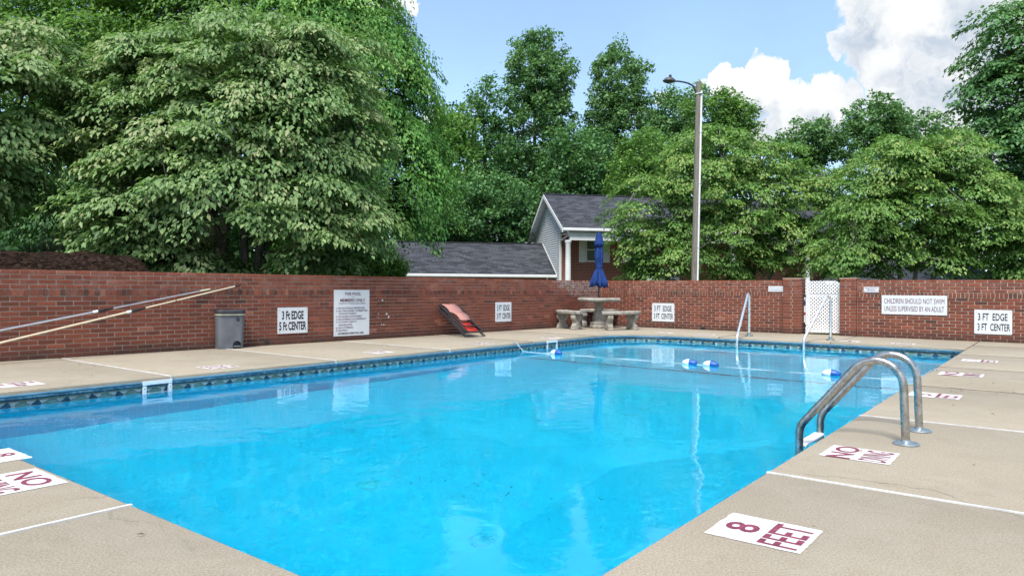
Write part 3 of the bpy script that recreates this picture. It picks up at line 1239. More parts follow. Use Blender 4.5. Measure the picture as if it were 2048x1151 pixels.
def lay_bricks(root, length, rng, thick=.20, lime_fn=None, limit=300, holes=(), ends=True, start=0.0):
    fr = root.matrix_basis
    bricks = []
    for ci, (z0, z1, kind) in enumerate(wall_courses()):
        mod = .0667 if kind == 'rowlock' else .2
        off = (0 if ci % 2 else .1) if kind != 'rowlock' else .02
        x = start - off
        while x < length:
            a, b = max(start, x), min(length, x + mod)
            x += mod
            if b - a < .03:
                continue
            zc_ = (z0 + z1) / 2
            if any(h0 < (a + b) / 2 < h1 and zz0 < zc_ < zz1 for h0, h1, zz0, zz1 in holes):
                continue
            lime = lime_fn((a + b) / 2, zc_) if lime_fn else 0.0
            j = JT if lime < .5 else .021
            tone = min(1, max(0, rng.gauss(.52, .2)))
            if kind == 'rowlock':
                tone = min(1, max(0, rng.gauss(.40, .27)))
            if kind == 'cap':
                tone = min(1, max(0, rng.gauss(.84, .10)))
            if kind == 'upper':
                tone = min(1, max(0, rng.gauss(.64, .17)))
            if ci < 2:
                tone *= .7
            pr = rng.uniform(-.0015, .0015) - (.004 if kind == 'rowlock' else 0)
            d = (thick if kind == 'cap' else .07)
            bricks.append(((a + b) / 2, zc_, b - a - j, z1 - z0 - j, pr, d, int(round(tone * 15)), 1.0 if lime > .5 else 0.0))
    scored = []
    for i, bk in enumerate(bricks):
        px, py = project(fr @ Vector((bk[0], 0, bk[1])))
        if -10 < px < 2058 and 0 < py < 1151:
            dist = (fr @ Vector((bk[0], 0, bk[1])) - CAM).length
            scored.append((bk[2] * bk[3] / dist ** 2, i))
    scored.sort(reverse=True)
    chosen = set(i for s, i in scored[:limit])
    V, Fc, tone, lime = [], [], [], []
    for i, (x, z, w, h, pr, d, ti, lm) in enumerate(bricks):
        if i in chosen:
            link('brick', brick_mesh(w, h, d, ti, lm), None, root, loc=(x, pr, z))
        else:
            o = len(V)
            V += box_mesh_np(x - w / 2, x + w / 2, pr, pr + d, z - h / 2, z + h / 2)
            Fc += [tuple(k + o for k in f) for f in BF]
            tone += [ti / 15.0] * 6
            lime += [lm] * 6
    if V:
        me = bpy.data.meshes.new('bricks_beyond')
        me.from_pydata(V, [], Fc)
        a = me.attributes.new('tone', 'FLOAT', 'FACE'); a.data.foreach_set('value', tone)
        a = me.attributes.new('lime', 'FLOAT', 'FACE'); a.data.foreach_set('value', lime)
        o = link('brickwork', me, 'brick', root)
        o['kind'] = 'stuff'


def wall_frame(p, d):
    return axes(Vector((p.x, p.y, 0)), d, Vector((-d.y, d.x, 0)), Vector((0, 0, 1)))


class WallPlane:
    def __init__(self, p, d):
        self.p, self.d = Vector(p), Vector(d)
        self.n = Vector((d.y, -d.x, 0))      # towards the pool

    def hit(self, px, py, off=0.0):
        dr = pxdir(px, py)
        t = ((self.p + self.n * off) - CAM).dot(self.n) / dr.dot(self.n)
        q = CAM + dr * t
        return (q - self.p).dot(self.d), q.z


WL0 = WLA - DW * 3.4
LW = WallPlane(WL0, DW)
LEN_L = (CORNER - WL0).length
RW = WallPlane(CORNER, D2)
RPIER = {k: RW.hit(px, 620)[0] for k, px in (('a0', 1567), ('a1', 1603), ('b0', 1680), ('b1', 1714))}


def build_walls():
    rng = random.Random(11)
    root = thing('brick_wall', 'long red brick wall on the left behind the bin and rules sign', 'wall', matrix=wall_frame(WL0, DW), group='brick walls round the pool')

    def lime_fn(s, z):
        dist = LEN_L - s
        edge = .25 + 1.55 * max(0, z - .42) / .7
        if z < .40:
            return 0
        return 1.0 if dist < edge + rng.uniform(-.12, .12) else 0.0
    hs, hz = LW.hit(534, 684)
    lay_bricks(root, LEN_L, rng, lime_fn=lime_fn, )
    mb = MB(); mb.box(hs - .04, hs + .04, -.0035, .004, .004, CH); part('weep_hole_shade', mb, 'black_plastic', root)  # no recess: black block on the brick face painted as the hole's inner shade
    mb = MB()
    mb.box(0, LEN_L - 1.9, .009, .195, -.15, WALL_H - .012)
    part('mortar_core', mb, 'mortar', root)
    # joints repointed in white near the corner
    mb = MB()
    mb.box(LEN_L - 1.9, LEN_L + .19, .009, .195, .76, WALL_H - .012)
    mb.box(LEN_L - .75, LEN_L + .19, .009, .195, .42, .76)
    part('repointed_core', mb, 'white_mortar', root)
    mb = MB()
    mb.box(LEN_L - 1.9, LEN_L - .75, .009, .195, -.15, .76)
    mb.box(LEN_L - .75, LEN_L + .19, .009, .195, -.15, .42)
    part('mortar_core', mb, 'mortar', root)
    # old fixing scars
    mb = MB()
    for px, py in ((757, 600), (765, 599), (773, 626), (777, 631), (757, 626), (777, 633), (756, 633), (767, 648), (763, 647)):
        s, z = LW.hit(px, py)
        r = rng.uniform(.008, .02)
        ring = [(s + r * rng.uniform(.6, 1.3) * math.cos(a), -.0035, z + r * rng.uniform(.5, 1.1) * math.sin(a)) for a in [i * math.pi / 4 for i in range(8)]]
        mb.add(ring, [tuple(range(8))])
    part('plaster_scar', mb, 'white_paint', root, fix=False)

    # far wall, left and right of the gate
    root = thing('brick_wall', 'red brick wall between the stone table and the white gate', 'wall', matrix=wall_frame(CORNER, D2), group='brick walls round the pool')
    hs, hz = RW.hit(1406, 655)
    lay_bricks(root, RPIER['a0'] - .002, rng, start=.004)
    mb = MB(); mb.box(hs - .04, hs + .04, -.0035, .004, .004, CH); part('weep_hole_shade', mb, 'black_plastic', root)  # solid black block again, its colour standing for shade inside a weep hole
    mb = MB(); mb.box(-.0, RPIER['a0'] - .003, .009, .195, -.15, WALL_H - .012); part('mortar_core', mb, 'mortar', root)
    p2 = CORNER + D2 * (RPIER['b1'] + .002)
    ln = 7.0
    root = thing('brick_wall', 'red brick wall right of the gate with the swim warning sign', 'wall', matrix=wall_frame(p2, D2), group='brick walls round the pool')
    lay_bricks(root, ln, rng)
    mb = MB(); mb.box(0.0, ln, .009, .195, -.15, WALL_H - .012); part('mortar_core', mb, 'mortar', root)
    # gate piers
    for k, a, b, lab in ((0, 'a0', 'a1', 'square red brick pier left of the white lattice gate'), (1, 'b0', 'b1', 'square red brick pier right of the white lattice gate')):
        w = RPIER[b] - RPIER[a]
        p = CORNER + D2 * (RPIER[a]) + D1 * -.06
        pr = thing('brick_pier', lab, 'pier', matrix=wall_frame(p, D2), group='brick gate piers')
        dep = .36
        mb = MB(); mb.box(.009, w - .009, .009, dep - .009, -.15, 1.17); part('mortar_core', mb, 'mortar', pr)
        z = 0.0
        ci = 0
        while z < 1.17:
            L1 = .2 if ci % 2 else w - .2
            grow = .008 if z > 1.10 else (.004 if ci in (16,) else 0)
            for a0, a1 in ((0, L1), (L1, w)):
                if a1 - a0 < .03:
                    continue
                ti = int(round(min(1, max(0, rng.gauss(.62 if z < 1.0 else .8, .14))) * 15))
                bw = a1 - a0 - JT
                link('brick', brick_mesh(round(bw, 3), CH - JT, .07, ti), None, pr, loc=((a0 + a1) / 2, -grow, z + CH / 2))
            # the faces towards the gate and the wall
            for side in (0, 1):
                n_ = 2
                for q in range(n_):
                    y0, y1 = (.075 + (dep - .08) * q / n_, .075 + (dep - .08) * (q + 1) / n_)
                    ti = int(round(min(1, max(0, rng.gauss(.58, .16))) * 15))
                    me = brick_mesh(round(y1 - y0 - JT, 3), CH - JT, .06, ti)
                    if side == 0:
                        m_ = axes(Vector((-.0, (y0 + y1) / 2, z + CH / 2)), Vector((0, -1, 0)), Vector((1, 0, 0)), Vector((0, 0, 1)))
                    else:
                        m_ = axes(Vector((w, (y0 + y1) / 2, z + CH / 2)), Vector((0, 1, 0)), Vector((-1, 0, 0)), Vector((0, 0, 1)))
                    link('brick', me, None, pr, matrix=m_)
            z += CH
            ci += 1
        mb = MB(); mb.box(-.004, w + .004, -.006, dep, z - .004, z + .012); part('cap_bed', mb, 'mortar', pr)


build_walls()


# ------------------------------------------------------------------ signs
def sign_on(wall, corners, label, name='wall_sign', rounded=0.0, rows=(), small=False, screws=True, thick=.006, off=.012, cat='sign', group=None):
    """corners: px boxes x0,y0,x1,y1 of the plate; rows: (text, cx, cy, w, h, mat, bold) in 0..1 of the plate, y from the top"""
    x0, y0, x1, y1 = corners
    a, za = wall.hit(x0, (y0 + y1) / 2)
    b, zb = wall.hit(x1, (y0 + y1) / 2)
    mid = (x0 + x1) / 2
    _, zt = wall.hit(mid, y0)
    _, zl = wall.hit(mid, y1)
    w, h = b - a, zt - zl
    c = wall.p + wall.d * ((a + b) / 2) + wall.n * off
    mt = axes(Vector((c.x, c.y, (zt + zl) / 2)), wall.d, Vector((0, 0, 1)), wall.n)
    root = thing(name, label, cat, matrix=mt, group=group)
    mb = MB()
    if rounded:
        pts = []
        for sx, sy, a0 in ((1, 1, 0), (-1, 1, 90), (-1, -1, 180), (1, -1, 270)):
            for i in range(5):
                an = R(a0 + 90 * i / 4)
                pts.append((sx * (w / 2 - rounded) + rounded * math.cos(an), sy * (h / 2 - rounded) + rounded * math.sin(an)))
        mb.prism(pts, -thick, 0)
    else:
        mb.box(-w / 2, w / 2, -h / 2, h / 2, -thick, 0)
    part('plate', mb, 'sign_face', root, bevel=.0015, bseg=1)
    for txt, cx, cy, tw, th, mat, bold in rows:
        me = text_mesh(txt, w=tw * w, h=th * h, bold=bold)
        link('lettering', me, mat, root, matrix=Matrix.Translation(((cx - .5) * w, (.5 - cy) * h, .0015)))
    if screws:
        for sx in (-1, 1):
            for sy in (-1, 1):
                mb = MB()
                mb.lathe([(.007, .0), (.006, .002), (.002, .003)], 10)
                part('screw', mb, 'dull_steel', root, loc=(sx * (w / 2 - .03), sy * (h / 2 - .035), 0))
    return root


def depth_rows(a='3 FT  EDGE', b='3 FT  CENTER', w1=.78, w2=.86, bold=.016):
    return [(a, .49, .29, w1, .30, 'ink_black', bold), (b, .52, .71, w2, .30, 'ink_black', bold)]


def build_signs():
    G = 'white depth signs on the brick walls'
    sign_on(LW, (554.5, 613.5, 614.5, 665), 'white sign reading 3 Ft EDGE 5 Ft CENTER beside the bin', rows=[
        ('3 Ft EDGE', .50, .295, .72, .33, 'ink_black', .03), ('5 Ft CENTER', .50, .71, .90, .33, 'ink_black', .03)], group=G)
    rows = [('THIS POOL', .52, .085, .46, .062, 'ink_maroon', .018), ('FOR', .53, .155, .06, .02, 'ink_violet', 0),
            ('MEMBERS ONLY', .52, .225, .70, .068, 'ink_maroon', .018), ('SWIM AT YOUR OWN RISK!!!', .51, .295, .76, .036, 'ink_maroon', 0)]
    body = ['1. NO ALCOHOLIC BEVERAGES', '2. NO ONE UNDER 12 PERMITTED', '    WITHOUT PARENT', '3. NO GLASS CONTAINERS', '4. NO RUNNING OR HORSEPLAY',
            '5. NO SHARP OBJECTS', '    AROUND POOL', '6. NO LITTERING', '7. NO PETS']
    ws = [.80, .88, .50, .71, .84, .57, .38, .47, .31]
    for i, (s, w) in enumerate(zip(body, ws)):
        lead = s.startswith('    ')
        x0 = .13 if lead else .06
        rows.append((s.strip(), x0 + w / 2, .395 + i * .0605, w, .040, 'ink_violet', .02))
    rows.append(('NO SMOKING INSIDE POOL AREA', .48, .945, .72, .045, 'ink_black', .03))
    sign_on(LW, (667, 578.5, 738, 669.5), 'tall white pool rules sign headed MEMBERS ONLY', rows=rows)
    sign_on(LW, (990, 603, 1022, 641.5), 'narrow white sign reading 3 FT EDGE 3 FT CENTER beside the folded lounger', rows=depth_rows(), group=G)
    sign_on(RW, (1304.5, 605, 1349, 641.5), 'white sign reading 3 FT EDGE 3 FT CENTER right of the stone benches', rounded=.02, rows=depth_rows(), group=G)
    sign_on(RW, (1948.5, 618.5, 2024.5, 667), 'white sign reading 3 FT EDGE 3 FT CENTER at the right edge of the photo', rounded=.02, rows=depth_rows(), group=G)
    sign_on(RW, (1763.5, 589.5, 1894.5, 628), 'wide white sign reading CHILDREN SHOULD NOT SWIM UNLESS SUPERVISED BY AN ADULT', rows=[
        ('CHILDREN SHOULD NOT SWIM', .50, .30, .92, .27, 'ink_maroon', 0), ('UNLESS SUPERVISED BY AN ADULT', .50, .70, .91, .27, 'ink_maroon', 0)])
    sign_on(RW, (1537, 571, 1567, 582), 'small white notice strip left of the gate', rows=[('........................', .5, .3, .86, .06, 'ink_violet', .03), ('........................', .5, .72, .86, .10, 'ink_violet', .05)], screws=False, group='small white notices by the gate')
    sign_on(RW, (1727.5, 572.5, 1757.5, 583.5), 'small white notice reading Please Shower Before Entering Pool', rows=[
        ('Please Shower', .5, .20, .88, .24, 'ink_violet', 0), ('Before', .5, .5, .45, .22, 'ink_violet', 0), ('Entering Pool', .5, .8, .92, .26, 'ink_violet', 0)], screws=False, group='small white notices by the gate')


build_signs()


# ------------------------------------------------------------------ gate
def build_gate():
    a = RPIER['a1'] + .055
    b = RPIER['b0'] - .006
    w = b - a
    p = CORNER + D2 * a + D1 * .10
    root = thing('lattice_gate', 'white lattice gate between the two brick piers', 'gate', matrix=wall_frame(p, D2))
    z0, z1 = .04, 1.125
    zm = .845
    lat = MB()
    pitch, sw, th = .0715, .0245, .006

    def strip(c, sgn, y0, y1, zlo, zhi):
        # band |x - sgn*z - c| < k clipped to the panel, as a convex polygon
        k = sw / 2 * math.sqrt(2)
        poly = [(0, zlo), (w, zlo), (w, zhi - (.08 if zhi > 1.1 else 0)), (w - (.08 if zhi > 1.1 else 0), zhi), (0, zhi)]

        def clip(pl, f):
            out = []
            for i in range(len(pl)):
                p0, p1 = pl[i], pl[(i + 1) % len(pl)]
                f0, f1 = f(p0), f(p1)
                if f0 >= 0:
                    out.append(p0)
                if f0 * f1 < 0:
                    t = f0 / (f0 - f1)
                    out.append((p0[0] + (p1[0] - p0[0]) * t, p0[1] + (p1[1] - p0[1]) * t))
            return out
        pl = clip(poly, lambda q: k - (q[0] - sgn * q[1] - c))
        pl = clip(pl, lambda q: k + (q[0] - sgn * q[1] - c)) if len(pl) > 2 else []
        if len(pl) < 3:
            return
        n = len(pl)
        vv = [(x, y0, z) for x, z in pl] + [(x, y1, z) for x, z in pl]
        lat.add(vv, [tuple(range(n)), tuple(range(2 * n - 1, n - 1, -1))] + [(i, (i + 1) % n, n + (i + 1) % n, n + i) for i in range(n)])
    for zlo, zhi in ((z0, zm - .004), (zm + .004, z1)):
        c = -zhi - .2
        while c < w + .2:
            strip(c, 1, 0, th, zlo, zhi); c += pitch
        c = zlo
        while c < w + zhi + .2:
            strip(c, -1, th + .0005, 2 * th, zlo, zhi); c += pitch
    o = part('lattice', lat, 'white_paint', root)
    o['kind'] = 'stuff'
    mb = MB()
    y0, y1 = .0135, .05
    mb.box(.0, .05, y0, y1, z0, z1); part('frame_stile', mb, 'white_paint', root)
    mb = MB(); mb.box(w - .05, w, y0, y1, z0, z1 - .09); part('frame_stile', mb, 'white_paint', root)
    for za, zb in ((z0, z0 + .06), (zm - .06, zm - .005)):
        mb = MB(); mb.box(.051, w - .051, y0, y1, za, zb); part('frame_rail', mb, 'white_paint', root)
    for z in (.80, .18):
        mb = MB(); mb.box(-.055, .012, -.006, -.001, z - .022, z + .022); part('hinge', mb, 'black_plastic', root)
    # striped ribbon in the hinge gap
    mb = MB(); mb.box(-.045, -.005, .055, .058, .24, .78); rb = part('ribbon', mb, 'white_paint', root)
    mb = MB(); mb.box(-.045, -.005, .050, .054, .40, .455); part('red_stripe', mb, 'sling_red', rb)
    mb = MB(); mb.box(-.045, -.005, .050, .054, .60, .70); part('blue_stripe', mb, 'umbrella_blue', rb)


build_gate()


# ------------------------------------------------------------------ bin
def rrect(w, d, r, n=5):
    pts = []
    for sx, sy, a0 in ((1, 1, 0), (-1, 1, 90), (-1, -1, 180), (1, -1, 270)):
        for i in range(n + 1):
            an = R(a0 + 90 * i / n)
            pts.append((sx * (w / 2 - r) + r * math.cos(an), sy * (d / 2 - r) + r * math.sin(an)))
    return pts


def loft(mb, sections, cap=True):
    """sections: list of (poly, z)"""
    n = len(sections[0][0])
    vv = [(p[0], p[1], z) for poly, z in sections for p in poly]
    ff = []
    for i in range(len(sections) - 1):
        for k in range(n):
            k2 = (k + 1) % n
            ff.append((i * n + k, i * n + k2, (i + 1) * n + k2, (i + 1) * n + k))
    if cap:
        ff.append(tuple(range(n - 1, -1, -1)))
        ff.append(tuple((len(sections) - 1) * n + k for k in range(n)))
    return mb.add(vv, ff)


def build_bin():
    s0, _ = LW.hit(436, 650)
    s1, _ = LW.hit(488, 650)
    g = ground(463, 696)
    Y = g.y
    w = 53 / F * Y * 1.0
    h = (696 - 617) / F * Y
    view = Vector((g.x, g.y, 0)).normalized()
    face = (NWL * .75 - view * .5).normalized()
    xax = Vector((-face.y, face.x, 0))
    c = g - face * .15
    root = thing('trash_bin', 'scuffed grey plastic pedal bin with dark lid against the left wall', 'bin', matrix=axes(Vector((c.x, c.y, .002)), xax, -face, Vector((0, 0, 1))))
    mb = MB()
    loft(mb, [(rrect(w * .93, .30, .07), 0), (rrect(w * .945, .305, .07), .01), (rrect(w, .34, .07), h * .86)])
    me = mb.mesh('body')
    body = link('body', me, 'bin_grey', root)
    cut = MB()
    prof = [(-.062, -.05), (.062, -.05), (.062, .055)] + [(.062 * math.cos(R(a)), .055 + .062 * math.sin(R(a))) for a in (30, 60, 90, 120, 150)] + [(-.062, .055)]
    nn = len(prof)
    cut.add([(x + w * .20, -.30, z) for x, z in prof] + [(x + w * .20, -.065, z) for x, z in prof],
            [tuple(range(nn)), tuple(range(2 * nn - 1, nn - 1, -1))] + [(i, (i + 1) % nn, nn + (i + 1) % nn, nn + i) for i in range(nn)])
    co = link('cutter', cut.mesh('cutter'), None, root)
    md = body.modifiers.new('b', 'BOOLEAN')
    md.object = co
    md.operation = 'DIFFERENCE'
    md.solver = 'EXACT'
    bpy.context.view_layer.update()
    dg = bpy.context.evaluated_depsgraph_get()
    nm = bpy.data.meshes.new_from_object(body.evaluated_get(dg))
    body.modifiers.clear()
    body.data = nm
    nm.materials.clear(); nm.materials.append(M('bin_grey'))
    nm.polygons.foreach_set('use_smooth', [True] * len(nm.polygons)); nm.set_sharp_from_angle(angle=R(35))
    bpy.data.objects.remove(co)
    mb = MB(); mb.box(w * .20 - .05, w * .20 + .05, -.17, -.07, .022, .04); part('pedal', mb, 'bin_grey', root, bevel=.006)
    mb = MB(); loft(mb, [(rrect(w * 1.03, .37, .075), h * .845), (rrect(w * 1.04, .375, .075), h * .87), (rrect(w * 1.02, .36, .07), h * .885)])
    part('bag_rim', mb, 'bin_bag', root, smooth=True)
    mb = MB(); loft(mb, [(rrect(w * 1.06, .385, .08), h * .886), (rrect(w * 1.06, .385, .08), h * .95), (rrect(w * 1.0, .34, .07), h * .985), (rrect(w * .8, .26, .06), h * .975), (rrect(w * .7, .2, .06), h * .972)])
    part('lid', mb, 'bin_lid', root, smooth=True)
    mb = MB(); mb.box(w * .16, w * .28, -.173, -.160, h * .70, h * .80); part('emblem', mb, 'bin_lid', root, bevel=.004)


build_bin()


# ------------------------------------------------------------------ telescopic poles on the left wall
def build_poles():
    def pt(px, py, off):
        s, z = LW.hit(px, py, off)
        q = LW.p + LW.d * s + LW.n * off
        return Vector((q.x, q.y, z))
    specs = (('leaf_skimmer_pole', 'silver telescopic pool pole leaning on the left wall, shorter of the pair', (420, 577), (0, 659.5), .33, (196, 623), 'aluminium', 'aluminium', .42),
             ('telescopic_pole', 'cream telescopic pool pole leaning on the left wall, reaching farther up', (482, 568.5), (0, 684.5), .42, (262, 619.5), 'cream_pole', 'cream_pole', .36))
    for name, lab, top, low, off, jt, m1, m2, _ in specs:
        a = pt(top[0], top[1], .022)
        b = pt(low[0], low[1], off)
        d = (b - a).normalized()
        k = (b.z - .016) / -d.z
        e = b + d * min(k, 2.6)
        # joint along the line
        best = min((abs(project(a + d * (x * .02))[0] - jt[0]), x * .02) for x in range(300))[1]
        j = a + d * best
        root = thing('telescopic_pole', lab, 'pole', loc=(0, 0, 0), group='pool poles leaning on the wall')
        mb = MB(); mb.tube([a + d * (.10 if name == 'telescopic_pole' else .0), j], .0105, 10); part('inner_tube', mb, m1, root, smooth=True)
        mb = MB(); mb.tube([j, e], .0138, 10); part('outer_tube', mb, m2, root, smooth=True)
        mb = MB(); mb.tube([j - d * .20, j - d * .13, j - d * .12, j - d * .02, j], [.0135, .016, .021, .021, .0165], 10); part('locking_collar', mb, 'black_plastic', root, smooth=True)
        mb = MB(); mb.tube([j, j + d * .06], .0185, 10); part('ferrule', mb, 'white_plastic', root, smooth=True)
        if name == 'telescopic_pole':
            mb = MB(); mb.tube([a, a + d * .11], .0115, 10); part('grip', mb, 'black_plastic', root, smooth=True)
            q = a + d * (best * .62)
            mb = MB(); mb.tube([q, q + d * .012], .0125, 10); part('ring', mb, 'black_plastic', root)
        else:
            mb = MB(); mb.tube([a, a + d * .16], .0125, 10); part('tip_sleeve', mb, 'bin_bag', root, smooth=True)
        root.location = (0, 0, 0)


build_poles()


# ------------------------------------------------------------------ folded lounger
def build_lounger():
    def wpt(px, py, off):
        s, z = LW.hit(px, py, off)
        q = LW.p + LW.d * s + LW.n * off
        return Vector((q.x, q.y, z))
    top = wpt(878, 613, .06)
    s_t = LW.hit(878, 613, .06)[0]
    bot = LW.p + LW.d * s_t + LW.n * .95
    sl = Vector((top.x, top.y, 0)) - LW.p
    s_top = sl.dot(LW.d)
    ln = Vector((bot.x, bot.y, bot.z + .02)) - top
    L = ln.length
    yb = ln.normalized()
    xb = (LW.d - yb * LW.d.dot(yb)).normalized()
    zb = xb.cross(yb)
    if zb.z < 0:
        zb = -zb
    root = thing('folded_lounge_chair', 'folded reclining lounge chair with faded red sling leaning on the wall', 'chair', matrix=axes(top, xb, yb, zb))
    W = .39

    def loop(x0, x1, y0, y1, z, r=.07):
        pts = []
        for cx_, cy_, a0 in ((x1 - r, y1 - r, 0), (x0 + r, y1 - r, 90), (x0 + r, y0 + r, 180), (x1 - r, y0 + r, 270)):
            for i in range(5):
                an = R(a0 + 90 * i / 4)
                pts.append((cx_ + r * math.cos(an), cy_ + r * math.sin(an), z))
        return pts
    for nm, x0, x1, y0, y1, z in (('back_frame', -.02, W + .02, 0.0, L * .90, .03), ('seat_frame', .02, W - .02, .06, L * .74, .055), ('base_frame', -.05, W + .05, .03, L, -.03)):
        mb = MB(); mb.tube(loop(x0, x1, y0, y1, z), .0125, 8, closed=True); part(nm, mb, 'dark_frame', root, smooth=True)
    for x in (-.045, W + .045):
        for dz, y0, y1 in ((.0, .02, L * .80), (-.05, .10, L * .93), (.05, .0, L * .55)):
            mb = MB(); mb.tube([(x, y0, dz), (x, (y0 + y1) / 2, dz + .012), (x, y1, dz - .01)], .011, 6); part('leg', mb, 'dark_frame', root, smooth=True)
        mb = MB(); mb.box(x - .022, x + .022, .05, .34, .056, .078); part('armrest', mb, 'black_plastic', root, bevel=.006)

    def sling(nm, x0, x1, y0, y1, z, sag, mat, waves=0):
        mb = MB()
        n = 14
        for i in range(n + 1):
            f = i / n
            for x in (x0, (x0 + x1) / 2, x1):
                zz = z - sag * math.sin(math.pi * f) - (.01 if x not in (x0, x1) else 0) + waves * .006 * math.sin(f * 28)
                mb.v.append((x, y0 + (y1 - y0) * f, zz))
        for i in range(n):
            for j in range(2):
                a = i * 3 + j
                mb.f.append((a, a + 1, a + 4, a + 3))
        o = part(nm, mb, mat, root, smooth=True)
        md = o.modifiers.new('thick', 'SOLIDIFY'); md.thickness = .006
        return o
    sling('head_sling', .03, W - .02, .0, L * .30, .075, -.02, 'sling_pink', 1)
    sling('back_sling', .05, W - .06, L * .31, L * .58, .085, -.03, 'sling_pink', 1)
    sling('seat_sling', .05, W - .07, L * .56, L * .88, .035, .005, 'sling_red', .5)


build_lounger()


# ------------------------------------------------------------------ stone table, benches, umbrella
TC = ground(1198, 654.6)


def build_table():
    Y = TC.y
    hz = H - (594.5 - 575.4) / F * Y
    root = thing('stone_table', 'round cast stone table on a baluster pedestal in the corner', 'table', loc=(TC.x, TC.y, 0.002))
    mb = MB()
    mb.lathe([(.20, hz - .09), (.46, hz - .085), (.50, hz - .07), (.515, hz - .04), (.50, hz - .01), (.475, hz), (.03, hz)], 40)
    part('table_top', mb, 'cast_stone', root, smooth=True)
    k = hz / .74
    oct_ = lambda a, i: 1.0 + .045 * math.cos(8 * a)
    mb = MB()
    mb.lathe([(.205, .0), (.215, .015), (.215, .06), (.20, .075), (.20, .10), (.21, .115), (.205, .135), (.165, .16)], 40, mod=oct_)
    part('pedestal_base', mb, 'cast_stone', root, smooth=True)
    mb = MB()
    flute = lambda a, i: 1.0 + (.06 * math.cos(8 * a))
    mb.lathe([(.165, .16), (.145, .18), (.15, .20), (.152, .26), (.135, .33), (.105, .41), (.088, .48), (.084, .53), (.10, .57), (.13, .605), (.155, .63), (.16, hz - .088)], 40, mod=flute)
    part('pedestal', mb, 'cast_stone', root, smooth=True)
    return hz


TABLE_Z = build_table()


def bench_mesh_top(r, half, w, th):
    mb = MB()
    n = 18
    sec = []
    prof = [(-w / 2, .0), (-w / 2 - .008, th * .35), (-w / 2 - .004, th * .8), (-w / 2 + .02, th), (w / 2 - .02, th), (w / 2 + .004, th * .8), (w / 2 + .008, th * .35), (w / 2, 0)]
    m = len(prof)
    for i in range(n + 1):
        a = -half + 2 * half * i / n
        e = 1.0
        for rr, z in prof:
            mb.v.append(((r + rr * e) * math.cos(a), (r + rr * e) * math.sin(a), z))
    for i in range(n):
        for k in range(m):
            k2 = (k + 1) % m
            mb.f.append((i * m + k, (i + 1) * m + k, (i + 1) * m + k2, i * m + k2))
    mb.f.append(tuple(range(m)))
    mb.f.append(tuple(n * m + k for k in range(m - 1, -1, -1)))
    return mb


def bench_leg():
    # scrolled S outline, extruded
    half = [(.135, 0), (.135, .035), (.118, .045), (.125, .065), (.118, .09), (.088, .115), (.078, .15), (.09, .19), (.12, .225), (.138, .26), (.142, .30), (.128, .335), (.128, .352)]
    pts = half + [(-x, z) for x, z in reversed(half)]
    mb = MB()
    n = len(pts)
    t = .06
    mb.add([(-t, x, z) for x, z in pts] + [(t, x, z) for x, z in pts],
           [tuple(range(n)), tuple(range(2 * n - 1, n - 1, -1))] + [(i, (i + 1) % n, n + (i + 1) % n, n + i) for i in range(n)])
    return mb


def bench_carving():
    mb = MB()
    for sx in (-1, 1):
        x = sx * .0605
        for sy in (-1, 1):
            pts = []
            for i in range(14):
                a = i / 13 * 3.6
                r = .045 * (1 - i / 18)
                pts.append((x, sy * (.075 + r * math.cos(a) * .8), .275 + r * math.sin(a)))
            mb.tube(pts, .010, 6)
            mb.tube([(x, sy * .03, .05), (x, sy * .055, .11), (x, sy * .03, .18), (x, sy * .05, .23)], [.012, .014, .012, .008], 6)
        mb.tube([(x, 0, .06), (x, 0, .14), (x, 0, .24), (x, 0, .31)], [.012, .02, .024, .01], 8)
    return mb


def build_benches():
    legm = bench_leg().mesh('leg', .01, 2, True)
    carm = bench_carving().mesh('carving', smooth=True)
    legm.materials.append(M('cast_stone')); carm.materials.append(M('cast_stone'))
    topm = bench_mesh_top(.88, R(33), .30, .07).mesh('seat', smooth=True)
    topm.materials.append(M('cast_stone'))
    for ang, lab in ((205, 'curved stone bench left of the table, nearest the folded lounger'), (300, 'curved stone bench right of the table in front'), (88, 'curved stone bench behind the table in the corner')):
        root = thing('stone_bench', lab, 'bench', loc=(TC.x, TC.y, .002), rz=R(ang), group='curved stone benches round the table')
        link('seat', topm, None, root, loc=(0, 0, .355))
        for a in (-R(22), R(22)):
            m_ = Matrix.Translation((.88 * math.cos(a), .88 * math.sin(a), 0)) @ Matrix.Rotation(a + R(90), 4, 'Z')
            lg = link('leg', legm, None, root, matrix=m_)
            link('carving', carm, None, lg)


build_benches()


